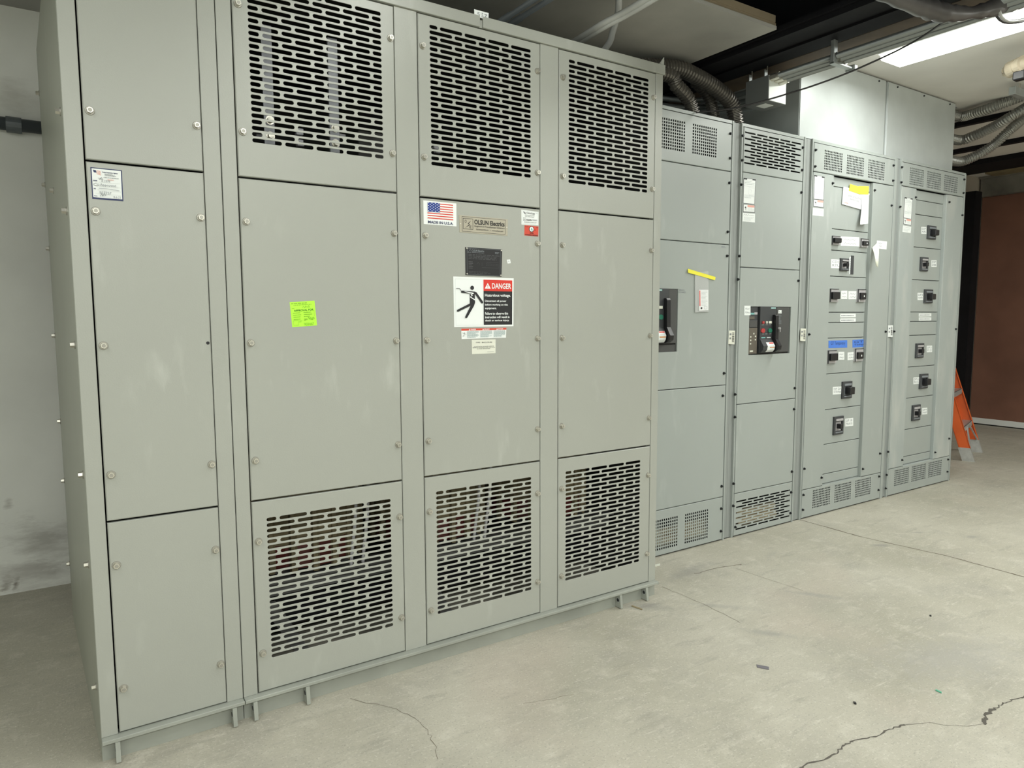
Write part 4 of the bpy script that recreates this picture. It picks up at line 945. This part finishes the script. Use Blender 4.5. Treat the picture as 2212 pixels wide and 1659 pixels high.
    def cp(u, v):
        for (va, a), (vb_, b) in zip(prof, prof[1:]):
            if va <= v <= vb_+1e-6: return (X(u), Yb-(a+(b-a)*(v-va)/(vb_-va))-.0012, Z(v))
    mm = M()
    def strip(u0, u1, va, vb_, m, l=0):
        ks = [va]+[p[0] for p in prof if va < p[0] < vb_]+[vb_]
        for a, b in zip(ks, ks[1:]):
            q = [cp(u0, a), cp(u1, a), cp(u1, b), cp(u0, b)]; mm.face([(x, y-l, zz) for x, y, zz in q], m)
    strip(.335, .51, .745, .945, WHITE); strip(.40, .505, .75, .775, RED, .0003); strip(.39, .505, .84, .857, ORNG, .0003)
    for v in (.795, .81, .88, .9, .92): strip(.40, .49, v, v+.006, LINK, .0003)
    mm.build('warning_sticker', o)
    mm = M(); mm.cyl((X(.60), Yb-.034, Z(.46)), (X(.60), Yb-.052, Z(.46)), .007, .007, SILV, 12); mm.hexa([(X(.6), Yb-.05, Z(.53)), (X(.612), Yb-.05, Z(.53)), (X(.612), Yb-.052, Z(.53)), (X(.6), Yb-.052, Z(.53)), (X(.60), Yb-.05, Z(.46)), (X(.612), Yb-.05, Z(.46)), (X(.612), Yb-.052, Z(.46)), (X(.60), Yb-.052, Z(.46))], SILV)
    if t == s2: mm.build('key', o)
    return o
drawout(s2, W2, 'charcoal draw-out breaker face with key')
drawout(s1, (W1[0], W1[1], W1[2]+.035, W1[3]), 'charcoal draw-out breaker face half hidden', at(1445, 690, 1, Y1-.03).x)
mm = M(); mm.box(W1[0]-.004, W1[1]+.004, Y1+.008, Y1+.014, W1[2]-.004, W1[2]+.036, BREAK2); mm.build('sill_plate', s1)

# taped things
t = thing('instruction_pouch', 'clear plastic pouch with a white card, hung by yellow tape on the half hidden section', 'pouch', tuple(at(1515, 675, 1, Y1-.002)))
d = Decal([(1500.3,588),(1529,586),(1500.6,675),(1530.2,673.5)], Y1-.002, PLAST, .004); d.done('pouch', t)
d = Decal([(1509.6,626),(1529.8,626),(1510,671.3),(1530,670.2)], Y1-.0065, PAPER, .0006); d.rect(.05, .03, .14, .78, RED); d.greek(.25, .05, .9, .8, 12, LINK, 95, .3); d.ell(.25, .88, .1, .05, INK); d.frame(.55, .8, .85, .93, .001, GREYINK); d.done('card', t, 'white card with red edge print')
d = Decal([(1486,580.5),(1545.7,598.4),(1486,588.8),(1544.5,605.4)], Y1-.0072, YTAPE, .0004); d.done('tape', t, 'yellow tape strip')
t = thing('taped_booklet', 'white instruction booklet taped with yellow tape above the breakers of the third section', 'paper', tuple(at(1850, 485, 1, YM-.004)))
d = Decal([(1821,403),(1877.5,419.5),(1818,441),(1860,453)], YM-.003, PAPER, .004)
d.text('GENERAL INSTALLATION', .2, .38, .75, .47, GREYINK, True); d.text('INSTRUCTIONS', .32, .55, .72, .64, GREYINK, True); d.greek(.06, .1, .25, .14, 1, LINK, 97, .9); d.greek(.06, .85, .3, .9, 1, pink, 98, .9); d.done('cover_sheet', t)
mm = M(); prev = None
for i in range(13):     # folded strip hanging from the booklet, curling away from the board
    f = i/12; yy = YM-.009-.028*f**2; l = at(1860+1.5*math.sin(f*5), 424+61*f, 1, yy); r = at(1877-2*f, 420+63*f, 1, yy-.006*math.sin(f*6))
    if prev: mm.face([prev[0], prev[1], tuple(r), tuple(l)], PAPER); mm.face([(p[0], p[1]+.0012, p[2]) for p in (prev[0], prev[1], tuple(r), tuple(l))], PAPER)
    prev = (tuple(l), tuple(r))
mm.build('hanging_sheet', t)
d = Decal([(1836.5,397.3),(1858,404),(1833.7,411.5),(1857,419.5)], YM-.0085, YTAPE, .0005); d.done('tape', t, 'yellow tape piece')
d = Decal([(1855,402),(1877,402.5),(1856,419.5),(1876,419.8)], YM-.0092, YTAPE, .0005); d.done('tape', t, 'yellow tape piece')
t = thing('peeling_note', 'white note stuck on right cover of the blue-taped section, its lower corner curling down', 'paper', tuple(at(1895, 578, 1, Y1-.003)))
d = Decal([(1894,519.5),(1916,521.5),(1893,536.5),(1914.8,539.2)], Y1-.001, PAPER, .0008); d.scrawl(.1, .2, .55, .45, .0018, GREYINK, 101, 7); d.scrawl(.2, .55, .5, .8, .0018, GREYINK, 102, 5); d.done('note', t)
mm = M(); prev = None
for i in range(12):
    f = i/11; yy = Y1-.004-.045*math.sin(f*2.2); l = at(1884.5+7*f+2*math.sin(f*3), 535+38*f-14*(1-f)**2*0, 1, yy); r = at(1897.5+1.0*math.sin(f*4), 522+56*f, 1, yy-.004)
    if prev: mm.face([prev[0], prev[1], tuple(r), tuple(l)], PAPERY); mm.face([(p[0], p[1]+.001, p[2]) for p in (prev[0], prev[1], tuple(r), tuple(l))], PAPERY)
    prev = (tuple(l), tuple(r))
mm.build('curled_strip', t, label='cream curled strip')

# ================================================================ pull boxes over sections three and four
YP = .42
def pbox(x0, x1, label):
    t = thing('pull_box', label, 'pull box', ((x0+x1)/2, .8, ZS)); mm = M()
    mm.box(x0, x1, YP+.004, 1.3, ZS+.001, 2.782, GALVD if False else GALV, .002); mm.build('box', t)
    mm = M(); mm.box(x0+.004, x1-.004, YP, YP+.0035, ZS+.002, 2.776, GALV, .0012); o = mm.build('cover', t)
    for u in (.12, .5, .9):
        x = x0+(x1-x0)*u; k = M(); k.cyl((x, YP, 2.762), (x, YP-.006, 2.762), .006, .005, SCREW, 8); k.build('screw', o)
    return t
XQ = 4.69
pbox(3.765, XQ-.012, 'left galvanized pull box with dark side, above the blue-taped section')
pbox(XQ+.012, 5.602, 'right galvanized pull box feeding hoses from its side, above the dusty section')
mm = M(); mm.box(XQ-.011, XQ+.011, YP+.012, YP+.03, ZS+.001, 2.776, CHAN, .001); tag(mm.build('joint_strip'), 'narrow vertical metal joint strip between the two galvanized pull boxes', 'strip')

# ================================================================ overhead services
def hose(name, label, grp, pts, r, m, step=.0045):
    P = smoothpath(pts, .008); Q = [P[0]]; acc = 0
    for a, b in zip(P, P[1:]):      # even spacing along the hose so the ribs stay regular
        d_ = (b-a).length
        while acc+d_ >= step:
            t_ = (step-acc)/d_; a = a.lerp(b, t_); Q.append(a.copy()); d_ = (b-a).length; acc = 0
        acc += d_
    Q.append(P[-1]); pts = Q
    mm = M(); tube(mm, pts, r, m, 14, rf=lambda i, n: r*(1.0 if i % 4 < 2 else .84), step=step)
    o = mm.build(name, smooth=False); tag(o, label, 'hose', grp); return o
H = lambda px, py, Y: tuple(at(px, py, 1, Y))
gh = 'corrugated hoses dropping onto the switchboard'
def drop(px, py, Y): q = at(px, py, 1, Y); return (q.x, q.y, ZS+.001)
hose('flexible_conduit', 'longest outermost dark corrugated hose, arching over to the gap between two sections', gh,
     [(1.9, .9, 2.42), (2.25, .62, 2.47), H(1440,146,.50), H(1500,163,.47), H(1553,196,.46), H(1582,228,.46), (H(1593,262,.46)[0], .46, ZS+.001)], .042, HOSE)
hose('flexible_conduit', 'leftmost dark corrugated hose, landing first behind the transformer corner', gh,
     [(1.8, .8, 2.36), (2.1, .6, 2.43), H(1425,158,.45), H(1462,186,.43), H(1488,216,.43), (H(1500,246,.43)[0], .43, ZS+.001)], .036, HOSE)
hose('flexible_conduit', 'middle dark corrugated hose, between the outermost and leftmost arching hoses', gh,
     [(1.9, 1.1, 2.38), (2.3, .85, 2.43), H(1465,158,.60), H(1505,180,.58), H(1532,212,.57), (H(1551,251,.57)[0], .57, ZS+.001)], .034, HOSE)
gr_ = 'corrugated hoses leaving the right pull box'
def right(pts): return [H(*p) for p in pts]
XE = 5.603
def lead(p): q = H(*p); return (XE, q[1], q[2])
for lab, pts in (('uppermost silver corrugated hose rising right from the pull box side', [(2073,252,.50),(2110,243,.36),(2160,226,.20),(2212,206,.08),(2250,190,.0)]),
                 ('middle silver corrugated hose curving up right from the pull box side', [(2072,303,.52),(2105,293,.42),(2150,272,.28),(2190,248,.15),(2245,215,.05)]),
                 ('lowest silver corrugated hose bending steeply up from the pull box side', [(2070,349,.53),(2105,338,.46),(2145,314,.36),(2180,282,.26),(2212,254,.2),(2245,220,.12)])):
    P = right(pts); hose('flexible_conduit', lab, gr_, [lead(pts[0])]+P, .037, HOSER)
mm = M(); tube(mm, [(XE, .62, 2.74)]+right([(2100,232,.6),(2140,225,.55),(2190,218,.5),(2240,214,.45)]), .012, CABLEB, 8); tag(mm.build('power_cable', smooth=True), 'thin dark cable above the uppermost silver hose at the right pull box', 'cable')
mm = M(); tube(mm, [(XE, .5, 2.765)]+right([(2100,225,.45),(2140,216,.4),(2185,208,.35),(2240,200,.3)]), .007, GREYINK, 8); tag(mm.build('power_cable', smooth=True), 'thinnest grey cable close under the white ceiling, right of the pull boxes', 'cable')
mm = M(); q = at(2186, 204, 2, 2.70); mm.box(q.x, q.x+.5, q.y-.02, q.y+.021, 2.70, 2.75, GALVD, .003); mm.box(q.x+.1, q.x+.115, q.y-.004, q.y+.004, 2.75, 2.79, ZINC)
tag(mm.build('strut_channel'), 'short metal strut channel under the ceiling carrying the silver hoses', 'strut')
# beige pipe elbow under the white ceiling
t = thing('beige_pipe', 'beige plastic pipe with elbow and couplings under the white ceiling at right edge', 'pipe', tuple(at(2190, 150, 2, 2.66)))
zP = 2.66; A_ = at(2178, 152, 2, zP); B_ = at(2206, 140, 2, zP); C_ = at(2290, 128, 2, zP)
mm = M(); tube(mm, [tuple(A_+Vector((-.022, .012, .0))), tuple(A_), tuple(A_.lerp(B_, .6)), tuple(B_), tuple(C_)], .038, PIPE, 18, rf=lambda i, n: .038*(.45, .85, 1.12, 1.2, 1.2, 1.1, 1.0)[min(i, 6)], step=.012); mm.build('pipe', t, smooth=True)
for f, r_ in ((.55, .045), (1.05, .046)):
    p = A_.lerp(B_, f); dd = (B_-A_).normalized()*.018; mm = M(); mm.cyl(p-dd, p+dd, r_, r_, PIPE, 20); mm.build('coupling', t)
mm = M(); p = B_+Vector((0, 0, -.02)); mm.box(p.x-.03, p.x+.02, p.y-.03, p.y+.03, p.z-.065, p.z-.016, BLACK, .006); mm.build('valve_body', t)

# rigid conduits, junction box and clamps
YJ = .30
j0 = at(1659, 217, 1, YJ); j1 = at(1697, 227, 1, YJ)
JX0, JX1, JZ0 = j0.x, j1.x, (j0.z+j1.z)/2; JZ1 = JZ0+.135
t = thing('junction_box', 'square metal junction box hung below the black beam, its front coloured to look brightly lit, its sides to look shaded', 'junction box', ((JX0+JX1)/2, YJ+.08, JZ0))
mm = M(); mm.box(JX0, JX1, YJ, YJ+.15, JZ0, JZ1, mat('box_side_shade', (.16, .17, .17), .5), .002); bb = mm.build('box', t)  # box colour darkened to carry the shade on its left side
mm = M(); mm.box(JX0+.003, JX1-.003, YJ-.002, YJ, JZ0+.003, JZ1-.003, mat('plate_lamp_glare', (.80, .84, .82), .4), .0005); mm.build('front_plate', t, label='galvanized front plate, lamp glare put into its colour')  # lamp reflection painted in as a paler plate colour
mm = M(); mm.box(JX0+.03, JX0+.1, YJ+.04, YJ+.10, JZ0-.002, JZ0, WHITE); mm.build('label', t)
mm = M()
for x_, y_ in ((JX0+.015, YJ+.13), (JX0+.015, YJ+.03)): mm.box(x_-.012, x_+.012, y_-.002, y_+.002, JZ1, JZ1+.035, GALVD); mm.cyl((x_+.012, y_, JZ1+.02), (x_+.012, y_, JZ1+.075), .003, .003, ZINC, 6)
mm.build('hanger', t)
CX = [JX0+.018, JX0+.055, JX0+.092, JX1-.02]; CZ = [JZ1-.014, JZ1-.018, JZ1-.024, JZ1-.055]
gc = 'rigid conduits running to the junction box'
for i, (x_, z_) in enumerate(zip(CX, CZ)):
    if i == 3: continue
    lab = ('rigid metal conduit nearest the black beam, running into the junction box', 'middle one of three parallel rigid conduits ending at junction box', 'rigid metal conduit nearest the lamp, running into the junction box')[i]
    c_ = thing('rigid_conduit', lab, 'conduit', (x_, -2.5, z_), gc)
    mm = M(); mm.cyl((x_, YJ-.03, z_), (x_, YF+.01, z_), .0145, .0145, EMT, 16); mm.build('tube', c_, smooth=True)
    mm = M(); mm.cyl((x_, YJ-.003, z_), (x_, YJ-.04, z_), .019, .019, ZINC, 6); mm.cyl((x_, YJ-.04, z_), (x_, YJ-.055, z_), .0175, .0165, ZINC, 16); mm.build('connector', c_)
kx0, kx1 = CX[0]-.03, CX[2]+.03
t = thing('conduit_clamp', 'metal clamp bracket gripping the three conduits near the junction box', 'clamp', ((kx0+kx1)/2, -.08, CZ[0]))
mm = M(); mm.box(kx0, kx1+.03, -.09, -.06, CZ[0]-.042, CZ[0]-.032, GALVD, .002); mm.box(kx0+.0, kx0+.03, -.085, -.065, CZ[0]-.04, CZ[0]+.075, GALVD, .002); mm.cyl((kx0+.03, -.075, CZ[0]+.03), (kx0+.03, -.075, CZ[0]+.12), .0035, .0035, ZINC, 6)
mm.box(kx1+.02, kx1+.05, -.10, -.05, CZ[0]-.05, CZ[0]-.02, GALVD, .004); mm.build('bracket', t)
for x_, z_ in list(zip(CX, CZ))[:3]:
    mm = M(); mm.cyl((x_, -.065, z_), (x_, -.085, z_), .0185, .0185, ZINC, 14); mm.build('saddle', t)
# a wide flexible conduit leaving the box behind, and low dark pipes at the back
for i, (dx, z_) in enumerate(((0, JZ0+.095), (0, JZ0+.055), (0, JZ0+.015))):
    mm = M(); y_ = YJ+.15; tube(mm, [(JX0+.04+.03*i, y_, z_), (JX0+.02, y_+.15, z_), (JX0-.18, y_+.30, z_-.01), (JX0-.6, y_+.34, z_-.02), (1.9, y_+.36+.02*i, z_-.03)], .0145, EMT, 12); 
    tag(mm.build('rigid_conduit', smooth=True), ('topmost', 'middle', 'lowest')[i]+' grey conduit in the shadow behind the arching hoses', 'conduit', 'conduits behind the junction box')
# thin black wire from switchboard top to the sheeting
ws = [(1503,243,.352),(1560,237.5,.24),(1612,228,.13),(1660,215,.04),(1700,203,-.03),(1760,184,-.14),(1830,158,-.24),(1905,125,-.37),(1960,98,-.48),(2000,74,-.58),(2040,46,-.70)]
mm = M(); tube(mm, [H(*p) for p in ws], .0042, CABLEB, 8); tag(mm.build('thin_wire', smooth=True), 'single thin black wire strung from switchboard top edge up to grey sheeting', 'wire')
# grey plastic sheeting bundle sagging at upper right
sh = [(1820,-60,-.72),(1880,-26,-.73),(1940,-3,-.74),(2000,18,-.75),(2050,29,-.76),(2110,26,-.77),(2170,10,-.78),(2240,-10,-.79),(2320,-38,-.8)]
mm = M(); rnd = random.Random(5); ph = [rnd.uniform(-.004, .004) for _ in range(400)]
tube(mm, [(2.05, .10, 3.30), (2.15, -.35, 3.05)]+[H(*p) for p in sh], .031, SHEATH, 14, rf=lambda i, n: .031+ph[i]+.004*math.sin(i*.35), step=.03)
tag(mm.build('plastic_sheeting', smooth=True), 'rolled dark grey plastic sheeting sagging under the ceiling, before the lamp', 'sheeting')
# two short hoops hanging on the lamp
for i, o_ in enumerate((0, 9)):
    mm = M(); tube(mm, [H(2150+o_, 22, -.77-.03*i), H(2154+o_, 36, -.77-.03*i), H(2167+o_, 47-i*2, -.77-.03*i), H(2188+o_*.6, 49-i*4, -.77-.03*i), H(2225, 43-i*4, -.77-.03*i)], .006, CABLEB if i == 0 else CABLEW, 8)
    tag(mm.build('cable_loop', smooth=True), ('dark cable loop hanging before the lit lamp', 'pale cable loop beside the dark one before the lamp')[i], 'cable')
# tan batten and bulb end visible above the beam
mm = M(); q = at(1790, -10, 2, 2.98); mm.box(q.x-.12, q.x+.10, q.y-.10, q.y+.18, 2.98, 3.02, TANE, .01); tag(mm.build('ceiling_plate'), 'small tan plate high in the dark cavity above the black beam', 'plate')
# conduits under the soffit
for i, (p, e) in enumerate((((1076,50),(1152,0)), ((1096,54),(1190,0)))):
    a = at(*p, 2, 2.50); b = at(*e, 2, 2.50); x_ = (a.x+b.x)/2
    mm = M(); mm.cyl((x_, YB, 2.50), (x_, -3.2, 2.50), .011, .011, PVC, 12); mm.cyl((x_, .42, 2.50), (x_, .34, 2.50), .014, .014, PVC, 12)
    tag(mm.build('rigid_conduit', smooth=True), ('left', 'right')[i]+' one of two thin dark conduits crossing beneath the grey soffit', 'conduit', 'conduits under the soffit')
ca = [(1225,99,.25),(1262,76,.1),(1300,52,-.02),(1345,28,-.1),(1400,-4,-.2),(1460,-40,-.3)]
mm = M(); q = H(*ca[0]); tube(mm, [(q[0]-.1, .42, 2.31), ]+[H(*p) for p in ca], .012, CABLEW, 10); tube(mm, [(q[0]-.08, .42, 2.312)]+[(H(*p)[0]+.012, H(*p)[1], H(*p)[2]-.010) for p in ca], .010, CABLEW, 10)
tag(mm.build('sheathed_cable', smooth=True), 'pale plastic wrapped cable slanting up right from the transformer roof', 'cable', 'pale cables over the transformer')
cb = [(1307,106,.22),(1324,66,.15),(1334,32,.1),(1337,0,.05),(1336,-50,0)]
q = H(*cb[0]); mm = M(); tube(mm, [(q[0]-.02, .45, 2.315)]+[H(*p) for p in cb], .014, CABLEW, 10); tag(mm.build('sheathed_cable', smooth=True), 'pale cable rising almost upright behind the slanting pale one', 'cable', 'pale cables over the transformer')
# wall conduit at the far left
q = at(40, 272, 1, YB-.03); mm = M()
t = thing('wall_conduit', 'thick grey plastic conduit along the back wall at upper left', 'conduit', (-.5, YB-.03, q.z))
qa = at(0, 268, 1, YB-.03).z; qb = at(80, 275, 1, YB-.03).z
mm = M(); mm.cyl((XL, YB-.03, qa+.05), (-.12, YB-.03, qa+.005), .0275, .0275, PVC, 20); mm.cyl((-.12, YB-.03, qa+.005), (.03, YB-.03, qb), .0275, .0275, PVC, 20); mm.cyl((.03, YB-.03, qb), (1.5, YB-.03, qb), .0275, .0275, PVC, 20); mm.build('conduit', t, smooth=True)
xa = at(13, 270, 1, YB-.03).x; xb = at(47, 273, 1, YB-.03).x; mm = M(); mm.cyl((xa, YB-.03, qa+.003), (xb, YB-.03, (qa+qb)/2), .034, .034, PVC, 20); mm.build('coupling', t)

# strip lamps
for i, (x_, y_, z_, w_, l_, ax, pw) in enumerate(LAMPS):
    lab = ('long bright strip lamp under white ceiling at upper right', 'strip lamp further along the same ceiling line, toward the camera side', 'strip lamp crossing the room behind the viewpoint', 'strip lamp hung out over the floor in front of the transformer', 'added unseen strip lamp brightening the brown door end', 'added unseen short strip lamp brightening the back wall at left')[i]
    t = thing('strip_lamp', lab, 'lamp', (x_, y_, z_))
    sx_, sy_ = (w_/2, l_/2) if ax == 'y' else (l_/2, w_/2)
    mm = M(); mm.box(x_-sx_-.012, x_+sx_+.012, y_-sy_-.01, y_+sy_+.01, z_+.035, z_+.088, LAMPB, .004); mm.build('housing', t)
    mm = M(); mm.box(x_-sx_, x_+sx_, y_-sy_, y_+sy_, z_, z_+.036, LENS, .010); mm.build('lens', t)
    if i in (2, 3, 5):
        for dy in ((-.8, .8) if l_ > 2 else (-.4, .4)):
            hx, hy = (x_+dy, y_) if ax == 'x' else (x_, y_+dy)
            mm = M(); mm.cyl((hx, hy, z_+.09), (hx, hy, 3.6), .004, .004, ZINC, 6); mm.build('hanging_rod', t)
    ld = bpy.data.lights.new('strip_light', 'AREA'); ld.shape = 'RECTANGLE'; ld.size = w_ if ax == 'y' else l_; ld.size_y = l_ if ax == 'y' else w_; ld.energy = pw; ld.color = LIGHT_COL
    lo = bpy.data.objects.new('strip_light', ld); COL.objects.link(lo); lo.location = (x_, y_, z_-.003); lo.parent = t; lo.matrix_parent_inverse = Matrix.Translation(-t.location)

# ================================================================ orange ladder
A0 = Vector((6.577, .572, 0)); B0 = Vector((7.111, .734, 0)); n_ = Vector((-.342, .94, 0)); lean = .32
t = thing('step_ladder', 'orange fibreglass step ladder with aluminium steps standing behind the far switchboard', 'ladder', (6.8, .8, 0))
uL = (B0-A0).normalized()
def rail(base, h, side, name, back=False):
    dv = (n_*lean+Vector((0, 0, 1))); top = base+dv*h; th = .028; dp = .085
    depth = Vector((n_.x, n_.y, 0))*dp
    mm = M(); b0 = base+dv*.11
    # channel: web plus two flanges turned inwards
    def slab(o, a, b): # o origin offset, a,b extents
        c = [b0+o, b0+o+a, b0+o+a+b, b0+o+b]; c2 = [p+(top-b0) for p in c]; mm.hexa([tuple(p) for p in c]+[tuple(p) for p in c2], LADDER)
    slab(Vector((0, 0, 0)), uL*side*.006, depth); slab(Vector((0, 0, 0)), uL*side*th, depth*.07); slab(depth*.93, uL*side*th, depth*.07)
    o = mm.build(name, t)
    f = M(); c = [base-uL*side*.004, base+uL*side*.034, base+uL*side*.034+depth*1.06, base-uL*side*.004+depth*1.06]; c2 = [p+dv*.115-uL*side*.0 for p in c]
    f.hexa([tuple(p) for p in c]+[tuple(p) for p in c2], ALU); f.build('foot', o, label='aluminium foot')
    return o
rail(A0, 1.75, 1, 'front_rail'); rail(B0, 1.75, -1, 'front_rail')
rb = n_*.34
rail(A0+rb+uL*.02, 1.5, 1, 'rear_rail'); rail(B0+rb-uL*.02, 1.5, -1, 'rear_rail')
for h in (.29, .58, .87, 1.16, 1.45):
    c0 = A0+(n_*lean+Vector((0, 0, 1)))*h+uL*.006; c1 = B0+(n_*lean+Vector((0, 0, 1)))*h-uL*.006; dp = n_*.085
    mm = M(); mm.hexa([tuple(c0-Vector((0,0,.004))), tuple(c1-Vector((0,0,.004))), tuple(c1+dp-Vector((0,0,.004))), tuple(c0+dp-Vector((0,0,.004))), tuple(c0), tuple(c1), tuple(c1+dp), tuple(c0+dp)], ALU)
    dn = Vector((0, 0, .045)); mm.hexa([tuple(c0-dn), tuple(c1-dn), tuple(c1-dn+n_*.004), tuple(c0-dn+n_*.004), tuple(c0), tuple(c1), tuple(c1+n_*.004), tuple(c0+n_*.004)], ALU)
    mm.build('step', t, label='aluminium step')
    if h > 1.4: continue
lo_ = Vector((0, 0, 1))+n_*lean
mm = M()
for (P0, s_) in ((A0, 1), (B0, -1)):
    a = P0+lo_*.27+uL*s_*.20; b = P0+lo_*.12+uL*s_*.03
    mm.hexa([tuple(b), tuple(b+uL*s_*.03), tuple(b+uL*s_*.03+n_*.01), tuple(b+n_*.01), tuple(a), tuple(a+uL*s_*.03), tuple(a+uL*s_*.03+n_*.01), tuple(a+n_*.01)], ALU)
mm.build('brace', t)
mm = M(); p0 = A0+rb+uL*.04+Vector((0, 0, .16)); p1 = B0+rb-uL*.04+Vector((0, 0, .16)); mm.cyl(p0, p1, .012, .012, ALU, 10); mm.build('rear_bar', t)
tp = A0+lo_*1.75; tq = B0+lo_*1.75; mm = M(); k = n_*.26
mm.hexa([tuple(tp-uL*.02), tuple(tq+uL*.02), tuple(tq+uL*.02+k), tuple(tp-uL*.02+k), tuple(tp-uL*.02+Vector((0,0,.05))), tuple(tq+uL*.02+Vector((0,0,.05))), tuple(tq+uL*.02+k+Vector((0,0,.05))), tuple(tp-uL*.02+k+Vector((0,0,.05)))], LADDER); mm.build('top_cap', t)

# ================================================================ litter on the floor
def chip(name, label, cat, quad, m, h=.0015):
    mm = M(); b = [at(p[0], p[1], 2, 0.0007) for p in quad]; mm.hexa([tuple(p) for p in b]+[(p.x, p.y, p.z+h) for p in b], m); tag(mm.build(name), label, cat)
chip('plastic_scrap', 'small dark grey plastic scrap lying flat on open floor', 'scrap', [(1634,1436),(1661,1441),(1661,1447),(1636,1442)], mat('slate_scrap', (.16,.15,.17), .5))
chip('screw_scrap', 'tiny black screw lying on floor, above the long crack', 'screw', [(1843,1517),(1849,1519),(1850,1522),(1845,1521)], BLACK, .004)
chip('wire_offcut', 'short green wire offcut on the floor at lower right', 'wire', [(2021,1490),(2034,1496),(2034,1498),(2021,1492)], mat('green_wire', (.12,.45,.3), .5), .003)
chip('wire_offcut', 'tiny dark offcut on the floor, midway right of grey scrap', 'scrap', [(2008,1329),(2012,1330),(2012,1332),(2008,1331)], BLACK, .003)
chip('wood_sliver', 'pale wood sliver on floor by the transformer corner', 'scrap', [(1410,1222),(1426,1218),(1426,1222),(1411,1225)], CREAM, .003)
chip('wood_sliver', 'thin tan splinter on floor below the transformer corner tab', 'scrap', [(1365,1308),(1388,1316),(1387,1318),(1364,1310)], TANC, .002)
for i, (px, py) in enumerate([(1706,1175),(1598,1156),(1668,1166),(1604,1184),(2118,1160),(1540,1205),(1735,1210),(1207,1433),(1850,1430)]):
    pass
